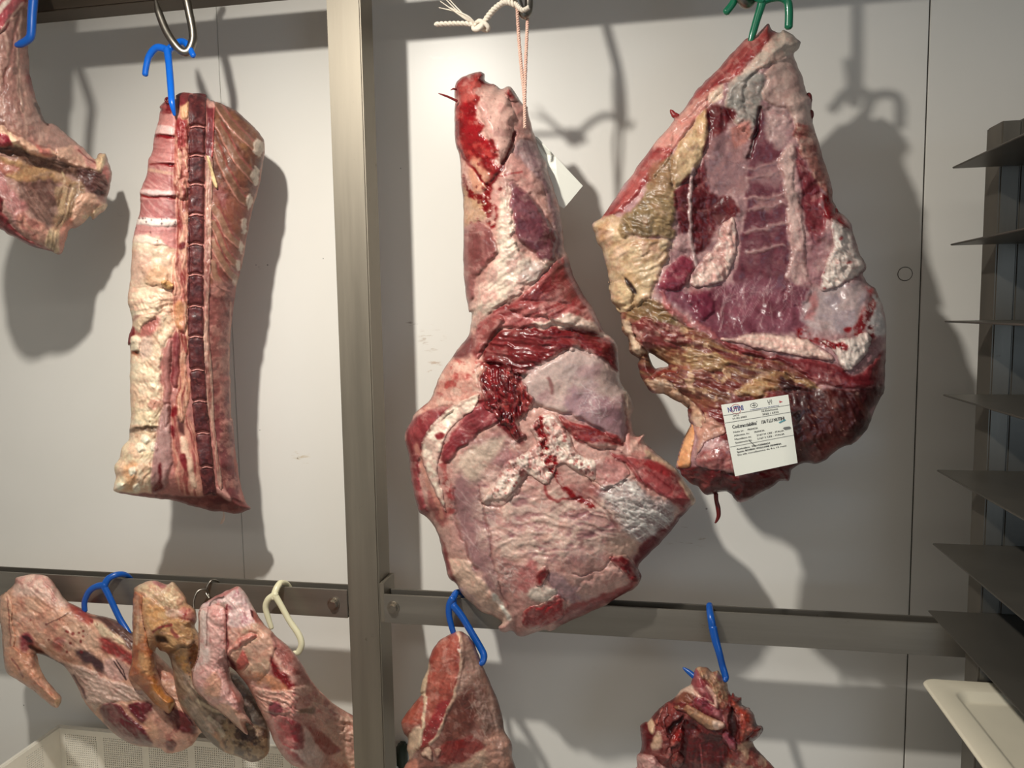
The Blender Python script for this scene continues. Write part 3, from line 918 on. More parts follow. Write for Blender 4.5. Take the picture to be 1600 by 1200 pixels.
for q in range(3):
    pts = []
    for a in np.linspace(0, 2 * math.pi * 1.1, 16):
        rr0 = .0075
        base = np.array([math.cos(a) * rr0 * (1.05 if q != 1 else .6), math.sin(a) * .005, math.sin(a + q * 1.1) * rr0 * .9])
        rot = np.array(Matrix.Rotation(q * .9 - .5, 3, 'Y'))
        pts.append(kc + rot @ base + np.array([(q - 1) * .0035, (q - 1) * .001, 0]))
    add_tube(bm, pts, .0034, 9, 2)
bm_obj('knot', bm, STRINGM, string, True)
bm = bmesh.new()
twisted(bm, [pt(744, 40, Y - .006), pt(728, 37, Y - .006), pt(704, 37, Y - .007), pt(680, 38, Y - .009)], .0016, .0022, 5)
for q, (ex, ey) in enumerate(((688, 2), (692, -6), (699, -4), (704, 12), (686, 12))):
    add_tube(bm, [pt(744, 38, Y - .006), pt(728 + q, 30 - q, Y - .008 - .001 * q), pt((728 + ex) / 2 + q * 2, (30 + ey) / 2 + 3 * math.sin(q), Y - .01), pt(ex, ey, Y - .012 + .003 * q)], [.0014, .0013, .0011, .0006], 6, 5)
bm_obj('frayed_end', bm, STRINGM, string, True)

# ------------------------------------------------------------------ light: one warm lamp, daylight from the right, bounce from the pale room, plus an added ceiling fill
L = bpy.data.lights.new('ceiling_lamp', 'SPOT'); L.energy = 88; L.shadow_soft_size = .026; L.color = (1.0, .955, .875)
L.spot_size = math.radians(156); L.spot_blend = 1.0
lo = bpy.data.objects.new('ceiling_lamp', L); C.objects.link(lo); lo.location = (-.59, .37, 2.25)
lo.rotation_euler = Vector((.10, .30, -.95)).to_track_quat('-Z', 'Y').to_euler()
L2 = bpy.data.lights.new('doorway_daylight', 'AREA'); L2.energy = 4.5; L2.size = .7; L2.color = (.62, .80, 1.0)
l2 = bpy.data.objects.new('doorway_daylight', L2); C.objects.link(l2); l2.location = (1.2, -.9, 1.3)
l2.rotation_euler = (Vector((.35, 1.4, 1.5)) - Vector(l2.location)).to_track_quat('-Z', 'Y').to_euler()
L3 = bpy.data.lights.new('added_ceiling_fill', 'AREA'); L3.shape = 'RECTANGLE'; L3.size = 1.6; L3.size_y = .5; L3.energy = 9.5; L3.color = (1.0, .96, .90)  # added soft fill behind the camera, only there to lift the shadows
l3 = bpy.data.objects.new('added_ceiling_fill', L3); C.objects.link(l3); l3.location = (.1, -1.2, 2.58)
w = bpy.data.worlds.new('world'); bpy.context.scene.world = w; w.use_nodes = True
w.node_tree.nodes['Background'].inputs[0].default_value = (.9, .9, 1, 1); w.node_tree.nodes['Background'].inputs[1].default_value = .02
vs = bpy.context.scene.view_settings
vs.view_transform = 'Standard'; vs.look = 'None'; vs.gamma = 1; vs.exposure = 0.0
bpy.context.scene.display_settings.display_device = 'sRGB'
# ------------------------------------------------------------------ the meat
RED = (158, 48, 52); DRED = (108, 20, 26); PINK = (204, 132, 126); FAT = (226, 204, 182); CREAM = (232, 208, 172)
MEMB = (188, 142, 138); LAV = (170, 128, 132); BLOOD = (150, 12, 20); BROWN = (112, 72, 50); TAN = (200, 160, 116)
WHITE = (232, 216, 200)


# ================================================================ leg (centre)
def make_leg():
    A = crop(640, 90, 2.79); B = crop(620, 480, 2.308)
    out = A((200, 120), (225, 88), (262, 74), (300, 62), (325, 72), (330, 100), (370, 115), (400, 135), (430, 125), (450, 140), (490, 200), (512, 215), (515, 232), (535, 310), (560, 380), (600, 480), (650, 640), (668, 760), (672, 830), (690, 875), (720, 960), (770, 1050)) \
        + B((705, 5), (735, 60), (750, 90), (785, 120), (800, 180), (803, 215), (810, 270), (835, 310), (852, 365), (845, 395), (860, 460), (892, 460), (895, 485), (920, 510), (960, 545), (1010, 590), (1050, 645), (1076, 695), (1060, 720), (1020, 760), (970, 830), (900, 900), (870, 940), (876, 985), (860, 1010), (800, 1045), (730, 1085), (640, 1125), (560, 1165), (530, 1165), (450, 1188), (415, 1170), (385, 1170), (367, 1155), (375, 1130), (300, 1095), (240, 1040), (215, 1000), (185, 970), (170, 900), (150, 820), (110, 760), (80, 735), (65, 680), (50, 600), (35, 500), (32, 455), (55, 405), (65, 385), (120, 330), (165, 230), (215, 155), (262, 92), (268, 20)) \
        + A((262, 1130), (240, 1000), (235, 880), (236, 700), (228, 560), (225, 500), (215, 420), (200, 370), (196, 250), (198, 150))
    s = Slab(out, 1.214, T=80, R=115, back=8, step=1.7, jit=(2.2, 16), base=(204, 156, 142), seed=11)
    al = s.all()
    s.blotch(al, (184, 126, 120), 40, .6, .5, .15)
    s.blotch(al, (212, 172, 160), 22, .5, .56, .1, dh=1.5)
    # shank end
    s.fill(A((225, 560), (240, 760), (310, 730), (340, 640), (290, 610)), (190, 148, 116), 8, 10)
    m = s.fill(A((300, 180), (345, 130), (410, 140), (445, 200), (455, 300), (440, 390), (395, 460), (360, 380), (310, 300)), (216, 172, 158), 10, 8, dh=9, groove=1.5)
    s.blotch(m, (196, 138, 130), 14, .5, .55)
    s.spots(m, (110, 60, 60), 16, (.8, 1.8), .7); s.calm(m, .4)
    m = s.fill(A((195, 110), (300, 60), (332, 110), (295, 165), (290, 230), (310, 300), (350, 370), (390, 430), (395, 470), (355, 540), (300, 520), (250, 440), (212, 390), (192, 280)), (178, 26, 34), 7, 14, 14, dh=2, wet=.12)
    s.blotch(m, (205, 78, 70), 12, .75, .54, .08)
    s.blotch(m, (128, 8, 16), 16, .7, .56, .08, seed=3)
    s.fill(A((215, 120), (290, 95), (300, 150), (250, 200), (215, 190)), (206, 110, 100), 8, 10, amt=.6)
    s.fill(A((255, 440), (300, 440), (345, 540), (320, 600), (260, 560)), (206, 148, 122), 8, 8, dh=2)
    s.stroke(A((212, 390), (240, 440), (290, 500), (330, 550), (350, 570)), BLOOD, 5, 3, 4, dh=-2)
    s.stroke(A((455, 330), (435, 400), (400, 480), (350, 565)), (125, 8, 16), 6, 3, 4, dh=-3)
    s.stroke(A((226, 505), (250, 575), (310, 612), (345, 622)), BLOOD, 10, 4, 5, wet=.1)
    s.stroke(A((345, 560), (340, 620), (345, 690), (355, 725)), BLOOD, 13, 6, 7, wet=.1, dh=-3)
    s.stroke(A((355, 640), (385, 660), (380, 700)), (160, 20, 28), 8, 5, 5)
    s.stroke(A((390, 515), (430, 508), (490, 500)), (170, 60, 60), 2.5, 2, 2)
    m = s.poly(A((230, 400), (400, 450), (400, 720), (240, 720)), 10, 8)
    s.spots(m, (140, 12, 20), 40, (1, 3.5), .85)
    # muscles of the shank
    m = s.fill(A((450, 400), (540, 360), (590, 470), (640, 640), (668, 800), (640, 880), (605, 640), (565, 540)), (138, 106, 108), 8, 6, groove=2)
    s.streak(m, 68, (176, 150, 146), 70, 5, .6)
    m = s.fill(A((435, 555), (475, 560), (560, 640), (600, 700), (645, 780), (622, 895), (600, 900), (540, 850), (480, 800), (445, 720)), (122, 62, 72), 7, 5, dh=6, groove=2.5, wet=.2)
    s.blotch(m, (150, 96, 102), 22, .6, .52, .14)
    m = s.fill(A((238, 740), (330, 730), (375, 800), (388, 860), (330, 920), (290, 960), (262, 1080), (240, 1000)), (134, 72, 70), 8, 6, dh=5, groove=2.5)
    s.streak(m, 85, (168, 110, 104), 50, 7, .6)
    m = s.fill(A((380, 700), (430, 560), (444, 700), (470, 815), (540, 890), (625, 900), (560, 965), (400, 1080), (270, 1190), (300, 1060), (345, 930), (392, 860)), (226, 204, 184), 9, 9, dh=4)
    s.blotch(m, (206, 150, 140), 16, .7, .55, .1)
    s.fold(m, -30, 50, 7, 2.2)
    s.web(m, 30, 40, (236, 224, 208), -35)
    s.blotch(m, (176, 152, 140), 10, .5, .6)
    s.fill(A((510, 880), (560, 890), (580, 940), (540, 970), (490, 940)), (168, 150, 142), 10, 8, amt=.7)
    # red muscle below the shank
    m = s.fill(A((600, 925), (660, 872), (690, 875), (740, 1000), (850, 1190), (700, 1185), (600, 1140), (480, 1115), (420, 1095), (520, 1010)), (150, 50, 52), 6, 5, dh=5, groove=2, wet=.2)
    s.streak(m, -38, (196, 122, 116), 90, 4, .55, dh=1.4)
    s.streak(m, -38, (112, 28, 32), 80, 5, .6, thr=.58, seed=4)
    m = s.fill(B((268, 150), (300, 55), (360, 5), (470, -20), (690, 5), (745, 92), (620, 66), (520, 66), (430, 80), (350, 90), (300, 185)), (152, 52, 54), 5, 5, dh=5, groove=3)
    s.streak(m, -25, (204, 132, 126), 80, 4, .6, dh=1.2)
    s.fill(B((272, 150), (300, 70), (350, 30), (390, 50), (350, 95), (300, 170)), (166, 84, 80), 6, 5, dh=6, groove=2)
    m = s.fill(B((490, 62), (560, 40), (620, 25), (700, 55), (770, 100), (700, 85), (620, 66), (540, 75)), (216, 190, 174), 6, 8, dh=2)
    s.web(m, 14, 30, WHITE, 10)
    m = s.fill(B((296, 190), (350, 98), (430, 82), (600, 72), (700, 86), (785, 128), (803, 180), (805, 240), (740, 182), (640, 150), (560, 185), (470, 240), (420, 235), (360, 205)), (128, 26, 32), 5, 7, dh=3, groove=3, wet=.16)
    s.fold(m, 8, 60, 9, 4)
    s.streak(m, 8, (176, 70, 70), 60, 3, .5, thr=.58)
    s.fill(B((296, 195), (360, 190), (430, 220), (470, 250), (450, 290), (380, 260), (310, 275)), (118, 16, 24), 8, 10, dh=-3, wet=.12)
    s.fill(B((290, 290), (345, 330), (420, 420), (470, 470), (440, 480), (370, 440), (310, 370)), (124, 22, 30), 12, 12, wet=.14)
    # left upper fat and blood
    m = s.fill(B((62, 388), (120, 330), (185, 195), (275, 185), (322, 212), (302, 280), (300, 325), (200, 355), (120, 375)), (210, 150, 134), 8, 8, dh=3)
    s.blotch(m, (186, 48, 48), 14, .75, .60, .08)
    s.blotch(m, (228, 196, 176), 14, .6, .57, .08, seed=2)
    s.fill(B((190, 180), (215, 155), (268, 95), (280, 150), (250, 190)), (122, 62, 60), 8, 8)
    # lower-left muscles and the fat strip between them
    m = s.fill(B((30, 455), (55, 405), (130, 370), (205, 362), (150, 420), (100, 470), (80, 560), (85, 640), (112, 740), (80, 745), (55, 650), (40, 560)), (148, 50, 56), 5, 5, dh=5, groove=2, wet=.2)
    s.streak(m, 75, (182, 92, 94), 60, 5, .5)
    m = s.fill(B((155, 525), (240, 400), (320, 345), (385, 380), (345, 432), (262, 482), (182, 565)), (146, 44, 52), 5, 5, dh=4, groove=2)
    s.streak(m, -40, (188, 96, 100), 60, 4, .55, dh=1)
    # silver skin and pale pearl surfaces
    m = s.fill(B((450, 262), (560, 188), (640, 148), (740, 190), (805, 240), (822, 310), (825, 400), (812, 492), (700, 425), (600, 382), (490, 352)), (202, 174, 164), 6, 5, dh=5, groove=2.5, wet=.16)
    s.blotch(m, (176, 134, 136), 40, .7, .5, .14); s.calm(m, .2)
    s.fill(B((460, 255), (560, 185), (650, 150), (740, 190), (640, 230), (540, 290), (480, 330)), (206, 182, 172), 12, 10, amt=.7)
    s.fill(B((600, 385), (640, 290), (760, 330), (815, 390), (810, 490), (700, 425)), (166, 122, 132), 22, 14, amt=.75)
    s.web(s.poly(B((650, 280), (810, 270), (820, 400), (680, 400)), 10, 5), 34, 34, (226, 210, 204))
    s.stroke(B((545, 250), (555, 275), (560, 310)), (158, 108, 104), 5, 4, 3)
    m = s.fill(B((585, 392), (640, 418), (760, 455), (822, 490), (740, 512), (660, 485), (605, 432)), (158, 42, 46), 4, 4, dh=4, groove=2, wet=.15)
    s.streak(m, 18, (204, 104, 98), 50, 4, .5)
    m = s.fill(B((690, 490), (800, 500), (850, 545), (760, 545), (690, 560), (650, 520)), (206, 160, 148), 6, 6)
    m = s.fill(B((835, 395), (870, 455), (895, 470), (925, 520), (880, 560), (830, 510)), (220, 172, 156), 6, 5, dh=3)
    s.blotch(m, (204, 120, 112), 10, .6, .58)
    m = s.fill(B((805, 240), (835, 310), (850, 365), (840, 400), (825, 380)), (222, 190, 168), 5, 4)
    # right corner muscle
    m = s.fill(B((768, 522), (860, 548), (950, 556), (1020, 605), (1074, 692), (1040, 735), (960, 682), (880, 642), (850, 592)), (158, 56, 60), 5, 5, dh=4, groove=2.5, wet=.2)
    s.streak(m, 38, (196, 104, 102), 60, 5, .55)
    s.stroke(B((905, 525), (1000, 592), (1062, 680), (1070, 705)), (226, 186, 156), 9, 4, 3, dh=1)
    s.fill(B((860, 560), (940, 556), (1000, 590), (1020, 625), (930, 590)), (186, 50, 54), 6, 4, amt=.8)
    m = s.fill(B((740, 642), (840, 622), (900, 680), (1010, 728), (970, 800), (880, 855), (800, 770), (730, 705)), (176, 158, 152), 10, 10, dh=2, wet=.16)
    s.blotch(m, (150, 110, 112), 26, .6, .54, .12)
    s.fold(m, 20, 40, 9, 1.8)
    s.web(m, 60, 50, (232, 222, 212), 25, spread=50, dh=.9)
    m = s.fill(B((868, 865), (960, 792), (1060, 718), (985, 845), (905, 902), (862, 945)), (128, 42, 48), 6, 5, groove=2)
    s.fill(B((770, 812), (840, 830), (860, 890), (800, 900), (740, 870)), (208, 172, 152), 14, 10, amt=.8)
    # membrane over the left and the middle
    m = s.fill(B((205, 640), (280, 595), (345, 720), (335, 880), (365, 1000), (300, 985), (250, 885), (215, 760)), (160, 116, 116), 16, 12, wet=.16)
    s.web(m, 40, 55, (206, 180, 176), 60); s.calm(m, .4)
    s.fill(B((120, 660), (180, 740), (170, 800), (120, 720)), (166, 64, 66), 6, 6, amt=.7)
    m = s.poly(B((250, 520), (420, 470), (520, 700), (780, 720), (760, 900), (520, 940), (420, 1030), (330, 960), (280, 700)), 26, 10)
    s.streak(m, 20, (214, 170, 154), 60, 9, .55, dh=1.2)
    s.streak(m, -15, (166, 112, 112), 70, 10, .5, seed=8)
    s.web(m, 110, 60, (226, 204, 194), 10, spread=60)
    s.blotch(m, (150, 96, 104), 30, .6, .6, .12, seed=9)
    m = s.fill(B((245, 520), (330, 480), (395, 470), (330, 560), (290, 640), (235, 610), (200, 560)), (206, 184, 164), 16, 8, amt=.8)
    s.fill(B((600, 640), (720, 640), (740, 720), (660, 730), (600, 690)), (146, 60, 62), 12, 10, amt=.7)
    m = s.fill(B((610, 740), (740, 740), (800, 780), (740, 850), (640, 830)), (160, 104, 108), 18, 10, amt=.7)
    m = s.poly(B((300, 620), (470, 620), (560, 660), (760, 700), (800, 840), (560, 920), (420, 1000), (330, 900)), 40, 10)
    s.fold(m, 12, 90, 15, 2.2, (232, 206, 190), .5); s.fold(m, -28, 70, 12, 1.6, (220, 176, 160), .45, seed=3); s.calm(m, .55)
    s.blotch(m, (224, 196, 178), 18, .6, .6, .06, dh=2, seed=12)
    m = s.poly(B((745, 650), (840, 630), (900, 690), (1000, 730), (950, 800), (860, 830), (790, 760)), 20, 10)
    s.fold(m, 30, 50, 8, 2.4, (240, 232, 222), .75); s.fold(m, -25, 40, 6, 1.8, (236, 226, 216), .55, seed=4); s.calm(m, .5)
    for ln in (B((600, 440), (700, 500), (800, 520), (870, 590), (905, 660)), B((690, 620), (740, 660), (860, 620)), B((305, 705), (340, 720), (410, 694), (470, 612)), B((290, 640), (330, 800), (350, 930), (400, 1085)),
               B((545, 960), (565, 1015), (605, 1065), (612, 1088)), B((770, 900), (760, 930), (700, 960), (640, 965)), B((205, 650), (215, 760), (250, 880), (290, 950)), B((620, 690), (700, 700), (760, 740), (800, 800)), B((820, 320), (830, 400), (822, 480))):
        s.stroke(ln, (140, 74, 70), 3, 3, 6, .55, dh=-3)
    # lower edge
    m = s.fill(B((350, 900), (430, 920), (500, 925), (500, 1000), (430, 1040), (380, 1000)), (196, 140, 132), 10, 8)
    s.web(m, 50, 28, (232, 216, 206))
    s.fill(B((440, 935), (500, 925), (500, 1000), (440, 1020)), (204, 96, 96), 10, 8, amt=.55)
    m = s.fill(B((545, 960), (640, 1000), (720, 1000), (700, 1050), (610, 1060), (560, 1010)), (172, 134, 136), 12, 8, wet=.15)
    s.fill(B((475, 1022), (560, 1008), (572, 1050), (500, 1062)), (222, 202, 186), 6, 6, dh=2)
    m = s.fill(B((770, 930), (830, 955), (740, 1035), (690, 1050), (640, 1030), (700, 985)), (206, 158, 146), 10, 8, dh=3)
    s.lump(m, 9, 2.5, WHITE)
    m = s.fill(B((605, 1085), (740, 1038), (850, 985), (876, 960), (876, 990), (800, 1045), (640, 1125), (580, 1150)), (148, 42, 46), 6, 6, dh=2, wet=.18)
    s.streak(m, -25, (200, 110, 104), 50, 4, .5)
    # fringe of fat round the lower left rim
    m = s.fill(B((175, 930), (215, 905), (260, 930), (330, 1030), (405, 1105), (390, 1135), (300, 1098), (235, 1040)), (226, 190, 168), 7, 7, dh=3)
    s.fold(m, 48, 60, 8, 2)
    s.stroke(B((350, 1040), (385, 1085), (405, 1125)), (236, 224, 208), 7, 4, 4)
    s.fill(B((150, 820), (185, 960), (215, 1005), (205, 960), (172, 860)), (150, 60, 62), 5, 4)
    s.stroke(B((75, 500), (95, 580), (135, 680), (165, 760)), (216, 150, 130), 7, 5, 5, .7)
    e = empty('veal_haunch', tuple(at(815, 560, 1.19)), 'large whole leg of veal hanging on a white string to the right of the post', 'meat')
    # dark torn flesh in the middle
    p = patch(s, B((298, 262), (322, 200), (372, 214), (405, 206), (452, 258), (478, 300), (500, 338), (478, 380), (446, 412), (456, 440), (470, 470), (440, 486), (418, 470), (392, 430), (366, 424), (340, 380), (322, 372), (312, 335)), T=9, R=16, c=(128, 22, 30), seed=21, wet=.1, jit=(6, 12))
    p.fold(p.all(), 70, 46, 9, 6); p.blotch(p.all(), (196, 84, 78), 9, .7, .6)
    p.fold(p.all(), 80, 40, 5, 4); p.blotch(p.all(), (160, 30, 38), 8, .6, .55); p.blotch(p.all(), (70, 6, 12), 7, .7, .6, seed=2)
    p2 = patch(s, B((435, 535), (500, 490), (478, 425), (555, 378), (620, 455), (655, 520), (722, 560), (712, 630), (640, 590), (590, 570), (540, 645), (470, 605), (405, 692), (350, 700), (300, 705), (350, 640), (385, 570)), T=8, R=12, c=(224, 202, 186), seed=22)
    q = p2.all()
    p2.lump(q, 18, 5, (206, 160, 148), .4); p2.blotch(q, (206, 130, 124), 16, .6, .58); p2.blotch(q, (178, 24, 32), 9, .75, .64); p2.web(q, 16, 18, (240, 230, 218)); p2.fold(q, 60, 24, 7, 4, (238, 224, 210), .5); p2.fold(q, -20, 20, 6, 2.5, seed=3)
    p2.stroke(B((515, 400), (520, 470), (555, 555), (575, 600)), (165, 12, 22), 15, 6, 8, dh=-3, wet=.08)
    p2.spots(q, (165, 15, 24), 40, (1, 3), .8)
    s.stroke(B((575, 590), (600, 645), (640, 690), (712, 722)), (160, 12, 22), 11, 5, 6, wet=.08)
    s.stroke(B((540, 640), (560, 690), (620, 690)), (170, 40, 46), 6, 4, 6, .8)
    p3 = patch(s, B((690, 560), (750, 533), (822, 558), (842, 612), (762, 652), (700, 622)), T=7, R=14, c=(208, 146, 138), seed=23)
    p3.blotch(p3.all(), (224, 190, 176), 14, .6, .55); p3.streak(p3.all(), 25, (190, 110, 106), 30, 4, .5)
    # the long white fat strip on the left
    p4 = patch(s, B((108, 442), (198, 352), (285, 312), (300, 322), (275, 372), (240, 402), (192, 452), (160, 532), (150, 600), (175, 690), (178, 745), (150, 700), (105, 605), (84, 520)), T=5, R=8, c=(228, 210, 190), seed=24)
    p4.fold(p4.all(), -50, 40, 7, 2); p4.blotch(p4.all(), (208, 160, 148), 10, .6, .6)
    p4.fill(B((138, 462), (156, 452), (176, 460), (165, 476), (145, 478)), (156, 42, 48), 3, 2, dh=-2)
    p4.stroke(B((165, 560), (180, 580), (190, 600)), (185, 20, 30), 12, 5, 5)
    s.stroke(B((165, 560), (182, 590), (178, 640), (195, 720), (185, 745)), (176, 44, 46), 11, 8, 7, .75)
    # red scraps on the lower edge
    p5 = patch(s, B((445, 1118), (470, 1085), (520, 1062), (590, 1032), (612, 1078), (594, 1130), (520, 1160), (458, 1152)), T=5, R=8, c=(176, 40, 46), seed=25, wet=.14)
    p5.fold(p5.all(), -30, 24, 5, 3); p5.blotch(p5.all(), (212, 118, 112), 7, .5, .6)
    p6 = patch(s, B((498, 962), (540, 924), (552, 962), (532, 1002), (500, 1006)), T=5, R=8, c=(150, 26, 34), seed=26, wet=.14)
    p7 = patch(s, B((765, 905), (792, 893), (830, 890), (870, 945), (876, 985), (840, 990), (800, 950)), T=6, R=10, c=(150, 36, 42), seed=27, wet=.15)
    p7.fold(p7.all(), 50, 26, 6, 3); p7.blotch(p7.all(), (206, 120, 112), 7, .6, .6)
    p8 = patch(s, A((290, 92), (300, 66), (322, 66), (332, 100), (372, 118), (402, 150), (430, 124), (452, 142), (478, 190), (440, 190), (412, 160), (370, 130), (330, 122)), T=4, R=6, c=(140, 20, 30), seed=28, wet=.14)
    p8.blotch(p8.all(), (206, 110, 104), 7, .6, .56); p8.fold(p8.all(), 35, 20, 5, 2)
    s.build('muscle_body', e)
    for nm, q in (('torn_flesh', p), ('fat_lump', p2), ('gland', p3), ('fat_strip', p4), ('flesh_scrap', p5), ('flesh_scrap', p6), ('flesh_scrap', p7), ('knuckle', p8)):
        q.build(nm, e)
    # loose sinew sticking out on the left of the knuckle
    bm = bmesh.new(); add_tube(bm, [pt(714, 158, 1.185), pt(704, 153, 1.18), pt(694, 149, 1.175), pt(685, 146, 1.172)], [.0022, .0018, .0016, .0006], 7, 5)
    add_tube(bm, [pt(713, 140, 1.185), pt(708, 139, 1.18), pt(704, 141, 1.178)], [.0016, .0014, .0004], 6, 4)
    bm_obj('sinew', bm, simple_mat('sinew', (120, 30, 32), .4), e, True)
    return s


LEG = make_leg()


# ================================================================ forequarter (right)
def make_fore():
    A = crop(900, 0, 2.6096); B = crop(900, 420, 2.927)
    out = A((690, 165), (735, 140), (785, 98), (800, 125), (828, 132), (845, 122), (890, 150), (917, 172), (905, 205), (888, 228), (930, 330), (940, 370), (965, 400), (962, 432), (970, 500), (1000, 620), (1035, 730), (1050, 810), (1065, 860), (1110, 890), (1130, 940), (1150, 1020), (1185, 1085), (1168, 1120)) \
        + B((1340, 70), (1368, 92), (1395, 150), (1415, 230), (1420, 300), (1416, 400), (1412, 520), (1408, 570), (1370, 640), (1340, 720), (1280, 790), (1215, 815), (1160, 860), (1110, 885), (1040, 890), (985, 925), (975, 970), (930, 970), (890, 1000), (830, 1030), (800, 1050), (750, 1065), (720, 1050), (690, 1020), (600, 1035), (560, 1000), (500, 960), (475, 920), (458, 900), (480, 810), (520, 720), (512, 650), (520, 625), (450, 600), (400, 575), (350, 570), (310, 520), (285, 440), (290, 415), (250, 380), (240, 320), (215, 280), (205, 220), (200, 180), (165, 150), (150, 60)) \
        + A((135, 1150), (130, 1100), (110, 1030), (80, 960), (70, 912), (100, 890), (130, 850), (200, 750), (300, 610), (390, 500), (392, 470), (430, 460), (500, 360), (560, 300), (640, 215))
    hole = B((332, 388), (352, 392), (375, 408), (425, 440), (395, 452), (370, 458), (350, 440))
    s = Slab(out, lambda x, y: 1.20 - .075 * sstep(430, 790, y), T=60, R=85, back=12, step=1.8, jit=(2.6, 13), base=(176, 132, 132), seed=31, holes=[hole])
    # the inside of the breast is hollowed
    hol = s.poly(A((560, 420), (760, 380), (880, 560), (1000, 900), (1100, 1100), (1050, 1280), (760, 1290), (480, 1180), (430, 900), (520, 600)), 90, 10)
    s.dh -= 22 * hol
    al = s.all()
    s.blotch(al, (152, 108, 112), 40, .6, .5, .15)
    s.blotch(al, (206, 170, 162), 22, .5, .58, .1)
    # brown dried lower apron, painted first
    m = s.fill(B((170, 170), (330, 140), (440, 190), (650, 330), (900, 400), (1040, 470), (1110, 550), (960, 560), (860, 500), (700, 590), (690, 700), (600, 720), (500, 640), (400, 590), (300, 520), (230, 380), (200, 260)), (118, 66, 52), 10, 8, wet=.3)
    s.streak(m, 16, (176, 136, 92), 80, 6, .75, dh=2.4)
    s.streak(m, 20, (92, 30, 32), 70, 7, .7, thr=.55, seed=4, dh=2)
    s.streak(m, 10, (140, 40, 42), 60, 6, .6, thr=.58, seed=9)
    s.fold(m, 18, 70, 12, 5)
    s.blotch(m, (206, 168, 130), 12, .7, .64, .06)
    m = s.fill(B((200, 170), (330, 140), (430, 190), (470, 240), (400, 260), (270, 230)), (122, 98, 62), 10, 8, amt=.8)
    s.fold(m, 15, 40, 6, 3)
    m = s.fill(B((260, 240), (340, 230), (480, 290), (540, 330), (480, 350), (340, 370), (270, 300)), (134, 52, 50), 8, 8, dh=3)
    s.blotch(m, (196, 150, 134), 9, .7, .62)
    m = s.fill(B((500, 380), (640, 380), (700, 440), (600, 460), (520, 450)), (150, 112, 76), 8, 10, dh=3)
    s.fold(m, 5, 40, 7, 3, (206, 176, 130), .6)
    m = s.fill(B((590, 650), (700, 600), (860, 515), (1000, 560), (1100, 560), (1080, 900), (900, 960), (720, 820), (640, 740)), (120, 34, 38), 12, 10, wet=.2)
    s.streak(m, -25, (160, 66, 62), 60, 6, .6, dh=1.5)
    s.blotch(m, (84, 18, 22), 20, .6, .56)
    m = s.fill(B((740, 560), (850, 480), (960, 478), (1110, 545), (900, 562), (790, 585)), (176, 136, 92), 8, 8, dh=4)
    s.fold(m, 5, 60, 8, 2.5, (206, 172, 124), .5)
    s.blotch(m, (128, 66, 48), 16, .6, .58)
    # dark outer side at the lower right
    m = s.fill(B((930, 500), (1100, 545), (1250, 545), (1415, 520), (1370, 640), (1280, 790), (1110, 885), (985, 930), (985, 700), (960, 580)), (84, 30, 30), 7, 8, wet=.22)
    s.streak(m, 65, (124, 62, 52), 70, 8, .55, dh=2)
    s.blotch(m, (56, 16, 20), 22, .6, .55, dh=2)
    s.spots(m, (170, 120, 104), 26, (.8, 2), .7)
    s.fill(B((1060, 860), (1200, 770), (1250, 700), (1230, 790), (1120, 880)), (138, 66, 62), 10, 8, amt=.6)
    # rim of red meat along the upper left edge
    m = s.fill(A((685, 170), (785, 95), (832, 132), (745, 222), (645, 330), (592, 345), (430, 505), (390, 600), (300, 612), (395, 480), (560, 300)), (178, 66, 66), 5, 5, dh=3, groove=2, wet=.2)
    s.streak(m, -48, (214, 132, 122), 90, 4, .6, dh=1.2)
    s.streak(m, -48, (140, 30, 36), 70, 4, .6, thr=.58, seed=5)
    m = s.fill(A((590, 340), (600, 370), (535, 440), (400, 610), (375, 605), (310, 612), (420, 470), (500, 400)), (226, 164, 148), 5, 5, dh=3, groove=1.5)
    s.streak(m, -48, (204, 110, 104), 70, 5, .55)
    s.fill(A((560, 370), (600, 350), (590, 400), (540, 420)), (228, 200, 176), 5, 5)
    m = s.fill(A((295, 615), (392, 618), (300, 742), (232, 822), (140, 892), (95, 895), (200, 755)), (164, 48, 50), 5, 5, dh=3, groove=2, wet=.2)
    s.streak(m, -52, (206, 118, 110), 80, 4, .55, dh=1)
    # tan skin on the left
    m = s.fill(A((66, 912), (180, 885), (240, 960), (385, 975), (372, 1050), (310, 1190), (280, 1230), (150, 1260), (125, 1100)), (204, 176, 140), 6, 7, dh=4, groove=2)
    s.fold(m, -30, 40, 10, 3); s.blotch(m, (170, 128, 84), 20, .6, .54)
    s.blotch(m, (216, 176, 150), 14, .5, .6, seed=3)
    m = s.fill(A((388, 620), (402, 700), (398, 760), (392, 960), (330, 965), (190, 962), (180, 900), (262, 828), (302, 740)), (128, 104, 72), 7, 7, dh=3)
    s.fold(m, 10, 40, 6, 2.6); s.blotch(m, (96, 74, 50), 16, .6, .56); s.streak(m, 75, (168, 138, 98), 40, 5, .5)
    m = s.fill(A((528, 440), (540, 545), (512, 650), (442, 742), (402, 765), (392, 700), (400, 620), (440, 560)), (206, 170, 130), 4, 4, dh=5, groove=2)
    s.blotch(m, (176, 130, 84), 14, .6, .58); s.streak(m, -45, (226, 196, 152), 40, 4, .5)
    m = s.fill(A((290, 700), (395, 640), (400, 740), (360, 800), (300, 780)), (154, 116, 84), 9, 8, amt=.6)
    s.fill(A((200, 1130), (240, 1170), (245, 1200), (215, 1180)), (56, 34, 30), 3, 2, dh=-5)
    # top cap of fat
    m = s.fill(A((828, 132), (850, 120), (918, 168), (902, 222), (765, 272), (702, 332), (682, 420), (742, 500), (702, 562), (612, 422), (642, 330), (742, 222)), (206, 186, 170), 6, 6, dh=4, groove=2)
    s.fold(m, -40, 40, 9, 2); s.blotch(m, (220, 176, 160), 14, .6, .58)
